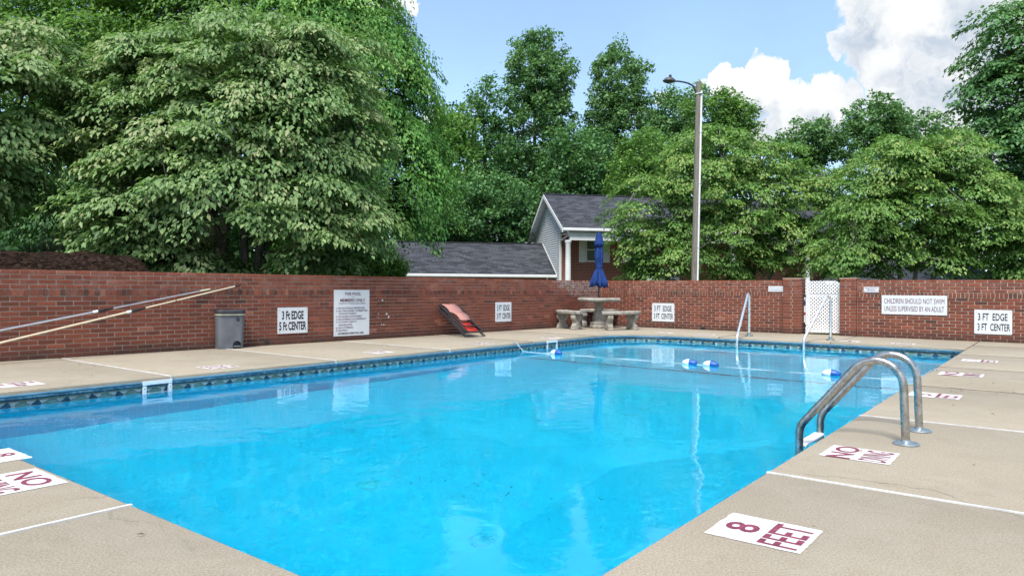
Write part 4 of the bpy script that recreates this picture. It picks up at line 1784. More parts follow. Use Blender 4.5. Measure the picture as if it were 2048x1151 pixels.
def build_umbrella():
    Y = TC.y
    zz = lambda py: H + (575.4 - py) / F * Y
    root = thing('patio_umbrella', 'closed navy blue patio umbrella standing in the stone table', 'umbrella', loc=(TC.x - .01, TC.y, 0))
    px = Y / F
    prof = [(465, 4.0), (466, 5.2), (478, 6.5), (489, 9.0), (490, 7.2), (500, 8.2), (512, 8.6), (524, 7.6), (530, 6.2), (534, 6.3), (542, 9), (552, 13.0), (562, 16.5), (569, 17.5)]
    mb = MB()
    seg = 64
    rng = random.Random(5)
    ph = [rng.uniform(-.3, .3) for _ in range(20)]

    def radius(a, i, r):
        amp = .10 + .15 * smooth01((i - 8) / 5)
        return r * (1 + amp * math.cos(8 * a + ph[3] + .6 * math.sin(a)) + .05 * math.sin(16 * a + i * .4))
    for i, (py, r) in enumerate(prof):
        for k in range(seg):
            a = 2 * math.pi * k / seg
            rr = radius(a, i, r * px * .9)
            z = zz(py)
            if i == len(prof) - 1:
                z -= .055 * (.5 + .5 * math.cos(8 * a + ph[3])) + .02 * math.sin(3 * a)
            mb.v.append((rr * math.cos(a), rr * math.sin(a), z))
    for i in range(len(prof) - 1):
        for k in range(seg):
            k2 = (k + 1) % seg
            mb.f.append((i * seg + k, (i + 1) * seg + k, (i + 1) * seg + k2, i * seg + k2))
    mb.f.append(tuple(range(seg)))
    cn = part('canopy', mb, 'umbrella_blue', root, smooth=True)
    md = cn.modifiers.new('thick', 'SOLIDIFY'); md.thickness = .004
    # vent cap folded over the top
    mb = MB()
    cap = [(464.5, 4.6), (474, 6.6), (484, 8.6), (490.5, 10.2)]
    for i, (py, r) in enumerate(cap):
        for k in range(seg):
            a = 2 * math.pi * k / seg
            rr = r * px * (1 + .10 * (i / 3) * math.cos(8 * a + .5))
            mb.v.append((rr * math.cos(a), rr * math.sin(a), zz(py) - (.02 * math.cos(8 * a) if i == 3 else 0)))
    for i in range(len(cap) - 1):
        for k in range(seg):
            k2 = (k + 1) % seg
            mb.f.append((i * seg + k, (i + 1) * seg + k, (i + 1) * seg + k2, i * seg + k2))
    mb.f.append(tuple(range(seg)))
    vt = part('vent_flap', mb, 'umbrella_blue', root, smooth=True)
    md = vt.modifiers.new('thick', 'SOLIDIFY'); md.thickness = .004
    mb = MB(); mb.lathe([(6.6 * px, zz(534)), (6.9 * px, zz(532)), (6.6 * px, zz(530))], 32); part('tie_strap', mb, 'umbrella_blue', root, smooth=True)
    mb = MB(); mb.tube([(0, 0, .02), (0, 0, zz(470))], .019, 12); part('pole', mb, 'pole_navy', root, smooth=True)
    for k in range(8):
        a = k * math.pi / 4 + .2
        mb = MB(); mb.tube([(.03 * math.cos(a), .03 * math.sin(a), zz(480)), (.055 * math.cos(a), .055 * math.sin(a), zz(530)), (.12 * math.cos(a), .12 * math.sin(a), zz(572))], .006, 5)
        part('rib', mb, 'dull_steel', root)


build_umbrella()


# ------------------------------------------------------------------ rails, ladder, rope
def fillet(pts, r, n=8):
    """round the corners of a polyline"""
    pts = [Vector(p) for p in pts]
    out = [pts[0]]
    for i in range(1, len(pts) - 1):
        p, a, b = pts[i], pts[i - 1], pts[i + 1]
        rr = r[i] if isinstance(r, (list, tuple)) else r
        da, db = (a - p).normalized(), (b - p).normalized()
        ang = da.angle(db)
        t = rr / math.tan(ang / 2)
        t = min(t, (a - p).length * .95, (b - p).length * .95)
        rr = t * math.tan(ang / 2)
        c = p + (da + db).normalized() * (rr / math.sin(ang / 2))
        s, e = p + da * t - c, p + db * t - c
        tot = s.angle(e)
        for k in range(n + 1):
            f = k / n
            out.append(c + (s * math.sin((1 - f) * tot) + e * math.sin(f * tot)) / math.sin(tot))
    out.append(pts[-1])
    return out


def build_rails():
    for (bx, by), (ex, ey), lab in (((1498, 671), (1474, 693), 'stainless steel entry handrail at the far steps, left one'), ((1661, 679), (1607.5, 699), 'stainless steel entry handrail in front of the lattice gate')):
        u, v = to_uv(ground(bx, by))
        root = thing('handrail', lab, 'handrail', loc=tuple(UV(u, v, 0)), group='entry handrails')
        top = .865
        ue, ve = to_uv(ground(ex, ey, WATER))
        pts = [UV(u, v, .0), UV(u, v, top + .10), UV(ue, ve, .06), UV(ue, ve, -.62)]
        pl = fillet(pts, [0, .11, .16, 0], 10)
        base = UV(u, v, 0)
        mb = MB(); mb.tube([p - base for p in pl], .0235, 14); part('rail', mb, 'bright_steel', root, smooth=True)
        mb = MB(); mb.lathe([(.055, .001), (.055, .012), (.036, .02), (.034, .075), (.026, .08)], 20); part('deck_anchor', mb, 'dull_steel', root, smooth=True)
        for a in (0, math.pi):
            mb = MB(); mb.lathe([(.010, .0), (.010, .022), (.006, .025)], 8); part('bolt', mb, 'dark_frame', root, loc=(.065 * math.cos(a), .065 * math.sin(a), .001))


build_rails()


def build_ladder():
    k = H
    u0, u1 = 5.21 * k, 5.76 * k
    root = thing('pool_ladder', 'stainless steel pool ladder with two bent rails on the right deck', 'ladder', loc=tuple(UV((u0 + u1) / 2, -.79 * k, 0)))
    base = UV((u0 + u1) / 2, -.79 * k, 0)
    vl, vd = -1.455 * k, -.79 * k
    for u in (u0, u1):
        # deck leg, over the arch, down the slope and into the water
        pts = [UV(u, vd, 0), UV(u, vd - .008, .30)]
        ctrl = [UV(u, vd, .0), UV(u, vd - .012, .735), UV(u, vd - .33, .545), UV(u, vl, .035), UV(u, vl, -1.15)]
        ctrl = [UV(u, vd, .0), UV(u, vd - .022, .50), UV(u, vd - .165, .735), UV(u, vl, .03), UV(u, vl, -1.15)]
        ctrl = [UV(u, vd, .0), UV(u, vd - .03, .76), UV(u, vl, .035), UV(u, vl, -1.15)]
        pl = fillet(ctrl, [0, .155, .14, 0], 14)
        mb = MB(); mb.tube([p - base for p in pl], .0245, 18); part('rail', mb, 'steel', root, smooth=True)
        mb = MB(); mb.lathe([(.072, .001), (.074, .006), (.066, .014), (.03, .02), (.027, .03)], 28)
        q = UV(u, vd, 0) - base
        part('escutcheon', mb, 'dull_steel', root, smooth=True, loc=tuple(q))
    for z in (-.085, -.36, -.63, -.90):
        c = UV((u0 + u1) / 2, vl, z) - base
        mb = MB()
        mb.box(-(u1 - u0) / 2 + .026, (u1 - u0) / 2 - .026, -.035, .035, -.02, .0)
        tr = part('tread', mb, 'white_plastic', root, bevel=.006, matrix=axes(Vector(c), D1, -D2, Vector((0, 0, 1))))
        mb = MB()
        for j in range(4):
            mb.box(-(u1 - u0) / 2 + .05, (u1 - u0) / 2 - .05, -.028 + j * .015, -.021 + j * .015, .0005, .004)
        part('grip_rib', mb, 'white_plastic', tr)


build_ladder()


def build_rope():
    ur = 9.64
    a = UV(ur, VL - .03, .012)
    b = UV(ur - .02, VR + .03, .012)
    root = thing('float_rope', 'white safety rope with blue and white floats across the pool', 'rope', loc=tuple(a))
    zw = WATER + .0005
    pts = [a, UV(ur, VL + .03, -.01), UV(ur, VL + .14, zw + .02)]
    rng = random.Random(3)
    n = 60
    for i in range(n + 1):
        f = i / n
        v = VL + .26 + (VR - VL - .55) * f
        pts.append(UV(ur + .05 * math.sin(f * 5.5) + rng.uniform(-.006, .006), v, zw + .0035 * math.sin(f * 40) - .0015))
    pts += [UV(ur, VR - .14, zw + .02), UV(ur, VR - .02, -.01), b]
    mb = MB(); mb.tube([p - a for p in pts], .0048, 7); part('cord', mb, 'rope', root, smooth=True)

    def vpos(px):
        d = pxdir(px, 720)
        t = ur / d.dot(D1)
        q = CAM + d * t
        return q.dot(D2)
    prof_w = [(.004, -.115), (.018, -.110), (.036, -.085), (.050, -.045), (.056, 0)]
    prof_b = [(.056, 0), (.050, .045), (.036, .085), (.018, .110), (.004, .115)]
    for px in (1111, 1379, 1422, 1665):
        v = vpos(px)
        f = (v - VL - .26) / (VR - VL - .55)
        c = UV(ur + .05 * math.sin(f * 5.5), v, WATER + .020) - a
        m_ = axes(Vector(c), Vector((0, 0, 1)), D1, D2)
        # local z runs along the rope to the right
        mb = MB(); mb.lathe(prof_w, 20); fw = part('float', mb, 'buoy_white', root, smooth=True, matrix=m_)
        mb = MB(); mb.lathe(prof_b, 20); part('blue_half', mb, 'buoy_blue', fw, smooth=True)
    for p, nm in ((a, 'left'), (b, 'right')):
        mb = MB(); mb.lathe([(.03, -.011), (.03, -.004), (.014, .002), (.012, .02)], 14); part('rope_anchor', mb, 'dull_steel', root, loc=tuple(p - a))


build_rope()


# ------------------------------------------------------------------ lamp post
def build_lamp_post():
    Y = 22.5
    g = at(1389, 558, Y)
    tp = at(1397.5, 163, Y)
    lean = Vector((tp.x - g.x, 0, 0)) / (tp.z - g.z)
    zb = -.6
    root = thing('lamp_post', 'weathered wooden light pole with cobra head lamp behind the brick wall', 'lamp post', loc=(g.x + lean.x * (zb - g.z), Y, zb))
    h = tp.z - zb
    px = Y / F
    mb = MB(); mb.tube([(lean.x * z, 0, z) for z in (0, h * .3, h * .6, h)], [6.8 * px, 6.5 * px, 6.0 * px, 5.4 * px], 16); part('pole', mb, 'weathered_wood', root, smooth=True)
    zc_ = h - .30
    off = 5.0 * px
    mb = MB(); mb.tube([(lean.x * z + off, -4.2 * px, z) for z in (0, h * .5, zc_)], 2.1 * px, 10); part('conduit', mb, 'trim_white', root, smooth=True)
    for f in (.35, .6, .8):
        z = h * f
        mb = MB(); mb.tube([(lean.x * z + off - .06, -4.2 * px - .02, z), (lean.x * z + off + .05, -4.2 * px - .035, z)], .008, 6); part('conduit_strap', mb, 'dull_steel', root)
    q = lambda x, y: Vector((at(x, y, Y).x - root.location.x, 0, at(x, y, Y).z - zb))
    arm = [q(1392, 190), q(1391, 183), q(1388, 175), q(1384, 170), q(1376, 166), q(1366, 163.5), q(1356, 162), q(1350, 162)]
    arm = [p + Vector((0, -.02, 0)) for p in arm]
    mb = MB(); mb.tube(arm, .027, 10); part('arm', mb, 'dark_frame', root, smooth=True)
    mb = MB(); mb.tube([q(1391, 188) + Vector((0, -.03, 0)), q(1402, 187) + Vector((0, -.12, 0))], .03, 8); part('bracket', mb, 'dull_steel', root)
    mb = MB(); mb.tube([q(1387, 173) + Vector((0, -.02, 0)), q(1393, 173) + Vector((0, -.02, 0))], .012, 6); part('brace', mb, 'dark_frame', root)
    # cobra head
    a, b = q(1351, 161.8), q(1326, 161)
    mb = MB()
    L = (b - a).length
    sec = [(0, .04, .05), (.12, .08, .085), (.3, .15, .12), (.55, .18, .13), (.8, .15, .10), (1.0, .05, .035)]
    n = 16
    for f, wy, wz in sec:
        c = a.lerp(b, f)
        for k in range(n):
            an = 2 * math.pi * k / n
            zz_ = wz * math.sin(an)
            zz_ = zz_ * (1.0 if zz_ > 0 else .45)
            mb.v.append((c.x, c.y + wy * math.cos(an), c.z + zz_))
    for i in range(len(sec) - 1):
        for k in range(n):
            k2 = (k + 1) % n
            mb.f.append((i * n + k, (i + 1) * n + k, (i + 1) * n + k2, i * n + k2))
    mb.f.append(tuple(range(n))); mb.f.append(tuple((len(sec) - 1) * n + k for k in range(n)))
    hd = part('lamp_head', mb, 'lamp_grey', root, smooth=True)
    c = a.lerp(b, .42)
    mb = MB(); mb.lathe([(.045, c.z + .09), (.045, c.z + .19), (.03, c.z + .20)], 12, (c.x, c.y)); part('photocell', mb, 'dark_frame', hd, smooth=True)
    c = a.lerp(b, .5)
    mb = MB(); mb.lathe([(.02, c.z - .085), (.07, c.z - .07), (.085, c.z - .03)], 14, (c.x, c.y)); part('lens', mb, 'window_glass', hd, smooth=True)


build_lamp_post()


# ------------------------------------------------------------------ houses behind
def uv_planar(me, fx, fy):
    uvl = me.uv_layers.new(name='UVMap')
    for lp in me.loops:
        co = me.vertices[lp.vertex_index].co
        uvl.data[lp.index].uv = (fx(co), fy(co))


HX = Vector((.977, .214, 0)).normalized()
HY = Vector((-HX.y, HX.x, 0))
HO = Vector((2.14, 32.0, 0))
HM = axes(HO, HX, HY, Vector((0, 0, 1)))


def hplane(px, py, t=0.0):
    """local x, z on the plane parallel to the house front, t behind it"""
    dr = pxdir(px, py)
    o = HO + HY * t
    k = (o - CAM).dot(HY) / dr.dot(HY)
    q = CAM + dr * k
    return (q - HO).dot(HX), q.z


def window(root, x0, x1, z0, z1, y=0.0, shutters=True, sh=.30):
    f = MB()
    b = .06
    f.box(x0, x1, y - .05, y + .01, z1 - b, z1); f.box(x0, x1, y - .06, y + .01, z0, z0 + b)
    f.box(x0, x0 + b, y - .05, y + .01, z0 + b, z1 - b); f.box(x1 - b, x1, y - .05, y + .01, z0 + b, z1 - b)
    zm = (z0 + z1) / 2
    f.box(x0 + b, x1 - b, y - .04, y + .01, zm - .025, zm + .025)
    wo = part('window', f, 'trim_white', root)
    g = MB()
    g.box(x0 + b, x1 - b, y - .018, y - .012, z0 + b, zm - .025)
    part('pane', g, 'window_glass', wo)
    g = MB()
    g.box(x0 + b, x1 - b, y - .022, y - .012, zm + .025, z1 - b)
    part('pane', g, 'window_glass', wo)
    g = MB()
    g.box(x0 + b, x1 - b, y - .008, y - .003, z0 + b, z1 - b)
    part('blind', g, 'blind', wo)
    if shutters:
        for a, c in ((x0 - sh - .01, x0 - .01), (x1 + .01, x1 + sh + .01)):
            s = MB()
            s.box(a, c, y - .035, y - .002, z0 - .02, z1 + .02)
            for k in range(12):
                zz = z0 + .06 + (z1 - z0 - .12) * k / 12
                s.box(a + .04, c - .04, y - .045, y - .034, zz, zz + .05)
            part('shutter', s, 'trim_white', root)


def build_house():
    gz = -1.15
    LX = 17.0
    ze, zr, zb = 3.54, 5.39, 3.44
    ye, yr, yb = -1.5, 1.76, 4.95
    root = thing('brick_house', 'red brick house with grey shingle roof, pale sided gable and white porch columns', 'house', matrix=HM)
    mb = MB(); mb.box(.0, LX, 0, .25, gz, 3.5); part('front_wall', mb, 'house_brick', root)
    mb = MB(); mb.box(.06, LX, 4.4, 4.65, gz, 3.4); mb.box(LX - .25, LX, .25, 4.4, gz, 3.4); part('rear_wall', mb, 'house_brick', root)
    mb = MB()
    mb.prism([(0.02, gz), (4.6, gz), (4.6, 3.36), (yr, zr - .16), (0.02, 4.2)], 0, .1)
    part('gable_core', mb, 'siding', root, matrix=axes(Vector((.03, 0, 0)), Vector((0, 1, 0)), Vector((0, 0, 1)), Vector((1, 0, 0))))
    # lapped siding boards on the gable and the porch return
    s1 = (zr - ze) / (yr - ye)
    s2 = (zr - zb) / (yb - yr)
    z = .9
    while z < zr - .15:
        zt = z + .105
        top = zt + .02
        yf = max(.0, yr - (zr - .13 - top) / s1) if top > 3.3 else 0.0
        if top > 3.45:
            yf = max(-1.3, yr - (zr - .14 - top) / s1)
        yk = min(4.6, yr + (zr - .14 - top) / s2)
        if yk - yf < .06:
            break
        b = MB()
        b.add([(.022, yf, z), (.022, yk, z), (-.024, yk, z + .0), (-.024, yf, z), (.022, yf, zt + .012), (.022, yk, zt + .012), (.018, yk, zt + .012), (.018, yf, zt + .012)],
              [(0, 1, 2, 3), (4, 7, 6, 5), (3, 2, 6, 7), (0, 4, 5, 1), (1, 5, 6, 2), (0, 3, 7, 4)])
        part('siding_board', b, 'siding', root)
        z = zt
    mb = MB(); mb.box(-.02, .08, -.03, .06, gz, 3.42); part('corner_trim', mb, 'trim_white', root)
    # roof
    th = .10
    x0, x1 = -.30, LX + .3
    for nm, ya, za, yb_, zb_ in (('front', ye, ze, yr, zr), ('back', yb, zb, yr, zr)):
        b = MB()
        b.add([(x0, ya, za), (x1, ya, za), (x1, yb_, zb_), (x0, yb_, zb_), (x0, ya, za - th), (x1, ya, za - th), (x1, yb_, zb_ - th), (x0, yb_, zb_ - th)], BF)
        me = b.mesh('roof')
        uv_planar(me, lambda c: c.x, lambda c: math.hypot(c.y - yr, c.z - zr))
        link('roof', me, 'shingles', root)
    b = MB(); b.tube([(x0 - .01, yr, zr + .005), (x1 + .01, yr, zr + .005)], .05, 8); part('ridge_cap', b, 'shingles', root)
    # rake boards and soffits
    for ya, za, yb_, zb_ in ((ye, ze, yr, zr), (yb, zb, yr, zr)):
        b = MB()
        b.add([(x0 - .02, ya, za - .01), (x0 + .01, ya, za - .01), (x0 + .01, yb_, zb_ - .01), (x0 - .02, yb_, zb_ - .01),
               (x0 - .02, ya, za - .19), (x0 + .01, ya, za - .19), (x0 + .01, yb_, zb_ - .19), (x0 - .02, yb_, zb_ - .19)], BF)
        part('rake_board', b, 'trim_white', root)
        b = MB()
        b.add([(x0 + .012, ya, za - .13), (.02, ya, za - .13), (.02, yb_, zb_ - .13), (x0 + .012, yb_, zb_ - .13),
               (x0 + .012, ya, za - .15), (.02, ya, za - .15), (.02, yb_, zb_ - .15), (x0 + .012, yb_, zb_ - .15)], BF)
        part('soffit', b, 'trim_white', root)
    b = MB(); b.box(x0, x1, ye - .10, ye + .0, ze - .13, ze - .005); part('gutter', b, 'trim_white', root, bevel=.02)
    b = MB(); b.box(0.05, LX, -1.42, -1.22, 3.02, 3.40); part('porch_beam', b, 'trim_white', root)
    b = MB(); b.box(0.05, LX, -1.2, -.01, 3.33, 3.38); part('porch_ceiling', b, 'trim_white', root)
    b = MB(); b.box(-.02, LX, -1.55, -.02, gz, -.75); part('porch_floor', b, 'deck_concrete', root)
    b = MB(); b.tube([(-.1, ye - .05, ze - .15), (-.02, ye + .05, ze - .30), (.0, -.08, 3.05)], .04, 8); part('downspout', b, 'trim_white', root)
    # columns
    for px in (1136, 1298.5, 1465, 1614.5, 1765):
        x, _ = hplane(px, 540, -1.32)
        b = MB()
        b.lathe([(.17, -.75), (.17, -.62), (.135, -.58), (.13, .5), (.122, 2.0), (.115, 2.86), (.135, 2.90), (.15, 2.95), (.15, 3.02)], 20, (x, -1.32))
        part('column', b, 'trim_white', root, smooth=True)
    # windows: the first is half hidden by the umbrella
    for xa, xb in ((1171, 1207), (1258, 1288), (1383, 1412), (1545, 1576), (1660, 1690)):
        a, zt = hplane(xa, 474, 0)
        c, zl = hplane(xb, 522.5, 0)
        zt = hplane(1180, 474, 0)[1]; zl = hplane(1180, 522.5, 0)[1]
        window(root, a, a + .84, zl, zt, 0.0)
    a, _ = hplane(1338, 520, 0)
    b = MB(); b.box(a - .5, a + .5, -.05, .0, -.75, 1.9); dr = part('door', b, 'trim_white', root)
    b = MB(); b.tube([(a + .4, -.07, .3), (a + .4, -.07, .42)], .02, 8); part('handle', b, 'dull_steel', dr)

    # low wing on the left
    an = thing('low_wing', 'low brick wing with a dark shingle roof left of the sided gable', 'building', matrix=HM)
    y0, z0, y1, z1 = .45, 1.55, 2.95, 3.08
    X0, X1 = -10.5, -.012
    b = MB()
    b.add([(X0, y0, z0), (X1, y0, z0), (X1, y1, z1), (X0, y1, z1), (X0, y0, z0 - .08), (X1, y0, z0 - .08), (X1, y1, z1 - .08), (X0, y1, z1 - .08)], BF)
    me = b.mesh('roof'); uv_planar(me, lambda c: c.x, lambda c: math.hypot(c.y - y1, c.z - z1)); link('roof', me, 'shingles', an)
    b = MB()
    b.add([(X0, 5.4, z0), (X1, 5.4, z0), (X1, y1, z1), (X0, y1, z1), (X0, 5.4, z0 - .08), (X1, 5.4, z0 - .08), (X1, y1, z1 - .08), (X0, y1, z1 - .08)], BF)
    me = b.mesh('roof'); uv_planar(me, lambda c: c.x, lambda c: math.hypot(c.y - y1, c.z - z1)); link('roof', me, 'shingles', an)
    b = MB(); b.tube([(X0, y1, z1 + .005), (X1, y1, z1 + .005)], .04, 8); part('ridge_cap', b, 'shingles', an)
    b = MB(); b.box(X0 + .2, X1, y0 + .35, y0 + .55, gz, z0 - .02); part('wall', b, 'house_brick', an)
    b = MB(); b.box(X0, X1, y0 - .09, y0 - .005, z0 - .13, z0 - .005); part('gutter', b, 'trim_white', an, bevel=.02)
    b = MB(); b.box(X0 + .1, X1, y0 + .0, y0 + .34, z0 - .16, z0 - .14); part('soffit', b, 'trim_white', an)
    b = MB(); b.add([(X1 - .02, y0, z0 + .012), (X1 + .03, y0, z0 + .012), (X1 + .03, y1, z1 + .012), (X1 - .02, y1, z1 + .012),
                     (X1 - .02, y0, z0 + .06), (X1 + .03, y0, z0 + .06), (X1 + .03, y1, z1 + .06), (X1 - .02, y1, z1 + .06)], BF)
    part('flashing', b, 'trim_white', an)
    b = MB(); b.tube([(X1 - .45, y0 - .05, z0 - .13), (X1 - .45, y0 + .1, z0 - .32), (X1 - .45, y0 + .3, z0 - .42)], .04, 8); part('downspout', b, 'trim_white', an)
    # roof of the next house at the right
    Y = 31.0
    c = at(1925, 560, Y)
    h2 = thing('neighbour_house', 'grey hip roof of another house showing low behind the right trees', 'house', loc=(c.x, Y, 0), rz=R(-14))
    zr2 = at(1900, 503, Y).z
    ze2 = at(1900, 561, Y).z
    b = MB(); b.box(-5.2, 1.5, .5, 6, -1.2, ze2 - .02); part('wall', b, 'house_brick', h2)
    b = MB()
    b.add([(-5.6, 0, ze2), (1.95, 0, ze2), (1.95, 6.5, ze2), (-5.6, 6.5, ze2), (-2.6, 3.2, zr2 + .25), (-.6, 3.2, zr2 + .25)],
          [(0, 1, 5, 4), (1, 2, 5), (2, 3, 4, 5), (3, 0, 4), (3, 2, 1, 0)])
    me = b.mesh('roof'); uv_planar(me, lambda c_: c_.x + c_.y * .5, lambda c_: math.hypot(c_.y - 3.2, c_.z - zr2)); link('roof', me, 'shingles', h2)
    b = MB(); b.box(-5.6, 1.95, -.06, -.004, ze2 - .14, ze2 - .004); part('gutter', b, 'trim_white', h2)


build_house()


# ------------------------------------------------------------------ mulch bank
def build_bank():
    Yc = 13.0
    c = at(-40, 560, Yc)
    mb = MB()
    nx, ny = 70, 26
    ax = DW
    ay = -NWL
    o = LW.p + LW.d * (LW.hit(250, 540)[0]) - NWL * .26
    rng = np.random.RandomState(2)
    bumps = rng.rand(60, 3)
    for i in range(nx + 1):
        for j in range(ny + 1):
            s = -6.5 + 7.9 * i / nx
            t = 4.2 * j / ny
            h = .95 + .44 * smooth01(t / .8) - .25 * smooth01((t - 2.2) / 2.0) - 1.1 * smooth01((s - .5) / .7)
            h += .03 * math.sin(s * 7 + t * 3) + .025 * math.sin(t * 11 + s * 5) + rng.uniform(-.012, .012)
            q = o + ax * s + ay * t
            mb.v.append((q.x, q.y, h))
    for i in range(nx):
        for j in range(ny):
            a = i * (ny + 1) + j
            mb.f.append((a, a + ny + 1, a + ny + 2, a + 1))
    ob = part('mulch_bank', mb, 'mulch', smooth=True)
    tag(ob, 'dark brown mulch bank rising behind the left end of the brick wall', kind='structure')
    return o


BANK_O = build_bank()


# ------------------------------------------------------------------ foliage
def norm_rows(a):
    return a / np.maximum(np.linalg.norm(a, axis=1, keepdims=True), 1e-9)


def leaf_mesh(name, P, Nn, T, L, W, tone, fold=.12):
    n = len(P)
    T = norm_rows(T - Nn * np.sum(T * Nn, axis=1, keepdims=True))
    B = np.cross(Nn, T)
    L = L[:, None]
    W = W[:, None]
    v = np.empty((n, 4, 3), dtype=np.float32)
    v[:, 0] = P
    v[:, 1] = P + T * L * .48 + B * W * .5 + Nn * L * fold
    v[:, 2] = P + T * L - Nn * L * .10
    v[:, 3] = P + T * L * .48 - B * W * .5 + Nn * L * fold
    idx = np.arange(n, dtype=np.int32)[:, None] * 4
    f = np.empty((n, 2, 3), dtype=np.int32)
    f[:, 0] = idx + np.array([0, 2, 1])
    f[:, 1] = idx + np.array([0, 3, 2])
    return np_mesh(name, v.reshape(-1, 3), f.reshape(-1, 3), np.repeat(tone, 2))


def sample_pads(rng, ells, n, shell=.5, back=.55, behind_wall=True, zmin=None, hollow=()):
    """pad centres over a union of ellipsoids, mostly in the outer shell"""
    vol = np.array([e[3] * e[5] for e in ells])
    vol = vol / vol.sum()
    out_p, out_o = [], []
    tries = 0
    ph = rng.rand(len(ells), 6) * 6.28
    while len(out_p) < n and tries < n * 30:
        tries += 1
        ei = rng.choice(len(ells), p=vol)
        e = ells[ei]
        d = rng.normal(size=3)
        d /= np.linalg.norm(d)
        r = (shell ** 3 + (1 - shell ** 3) * rng.rand()) ** (1 / 3)
        if d[1] > .25 and rng.rand() < back:
            continue
        q6 = ph[ei]
        lump = 1 + .11 * math.sin(5 * d[0] + q6[0]) * math.sin(5 * d[2] + q6[1]) + .09 * math.sin(9 * d[0] + 4 * d[1] + q6[2]) * math.cos(8 * d[2] + q6[3])
        if rng.rand() < .10:
            lump += rng.uniform(.04, .16)          # stray shoots
        p = np.array(e[:3]) + d * r * lump * np.array(e[3:6])
        # not deep inside a neighbour
        deep = False
        for g in ells:
            if g is e:
                continue
            q = (p - np.array(g[:3])) / np.array(g[3:6])
            if q @ q < (shell * .9) ** 2:
                deep = True
                break
        if deep:
            continue
        if zmin is not None and p[2] < zmin:
            continue
        if behind_wall:
            k = (Vector(p) - LW.p)
            if k.dot(LW.n) > -.30 and p[2] < 1.75:
                continue
            if k.dot(LW.n) > .5:
                continue
        if any(np.linalg.norm((p - np.array(h[:3])) / np.array([1, 2.2, 1])) < h[3] for h in hollow):
            continue
        o = d / np.array(e[3:6])
        out_p.append(p)
        out_o.append(o / np.linalg.norm(o))
    return np.array(out_p), np.array(out_o)


def pad_leaves(rng, Pc, Oc, per, rad, leaf, style, wid=.5, tone_bias=0.0, top_light=.06):
    n = len(Pc)
    cnt = np.maximum(6, (per * rng.uniform(.6, 1.35, n))).astype(int)
    idx = np.repeat(np.arange(n), cnt)
    m = len(idx)
    rr = rad * rng.uniform(.6, 1.3, n)[idx]
    up = np.array([0, 0, 1.0])
    O = Oc[idx]
    Oh = O.copy(); Oh[:, 2] = 0
    Oh = norm_rows(Oh + 1e-6)
    if style == 'clump':
        d = norm_rows(rng.normal(size=(m, 3)))
        rad_f = rng.rand(m) ** (1 / 2.2)
        P = Pc[idx] + d * (rr * rad_f)[:, None] * np.array([1, 1, .75])
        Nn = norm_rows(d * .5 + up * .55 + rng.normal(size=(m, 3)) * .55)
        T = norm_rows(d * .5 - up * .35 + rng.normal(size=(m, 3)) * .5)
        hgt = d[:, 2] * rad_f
    else:
        if style == 'layer':
            nr = norm_rows(up * 1.0 + Oh * .32 + rng.normal(size=(n, 3))[idx] * .16)
            asp, droop, thick = 1.55, .50, .10
        else:                      # long drooping sprays
            nr = norm_rows(up * .8 + Oh * .75 + rng.normal(size=(n, 3))[idx] * .15)
            asp, droop, thick = 2.1, .62, .13
        e1 = norm_rows(Oh - nr * np.sum(Oh * nr, axis=1, keepdims=True))
        e2 = np.cross(nr, e1)
        r = np.sqrt(rng.rand(m))
        ph = rng.rand(m) * 2 * np.pi
        a = r * np.cos(ph) * asp
        b = r * np.sin(ph)
        P = Pc[idx] + e1 * (a * rr)[:, None] + e2 * (b * rr)[:, None]
        P[:, 2] -= droop * rr * (a * a / asp + b * b) * .6
        P += nr * (rng.normal(size=m) * thick * rr)[:, None]
        radial = norm_rows(e1 * a[:, None] + e2 * b[:, None] + 1e-6)
        Nn = norm_rows(nr * .9 + radial * .4 + rng.normal(size=(m, 3)) * .26)
        T = norm_rows(radial * .6 + Oh * .35 - up * (.75 if style == 'layer' else .55) + rng.normal(size=(m, 3)) * .35)
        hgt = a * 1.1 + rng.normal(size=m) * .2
    L = leaf * rng.uniform(.5, 1.35, m)
    W = L * wid * rng.uniform(.8, 1.2, m)
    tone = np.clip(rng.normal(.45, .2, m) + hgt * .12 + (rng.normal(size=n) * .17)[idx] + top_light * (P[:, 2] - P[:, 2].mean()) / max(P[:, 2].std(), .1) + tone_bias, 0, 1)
    return P, Nn, T, L, W, tone


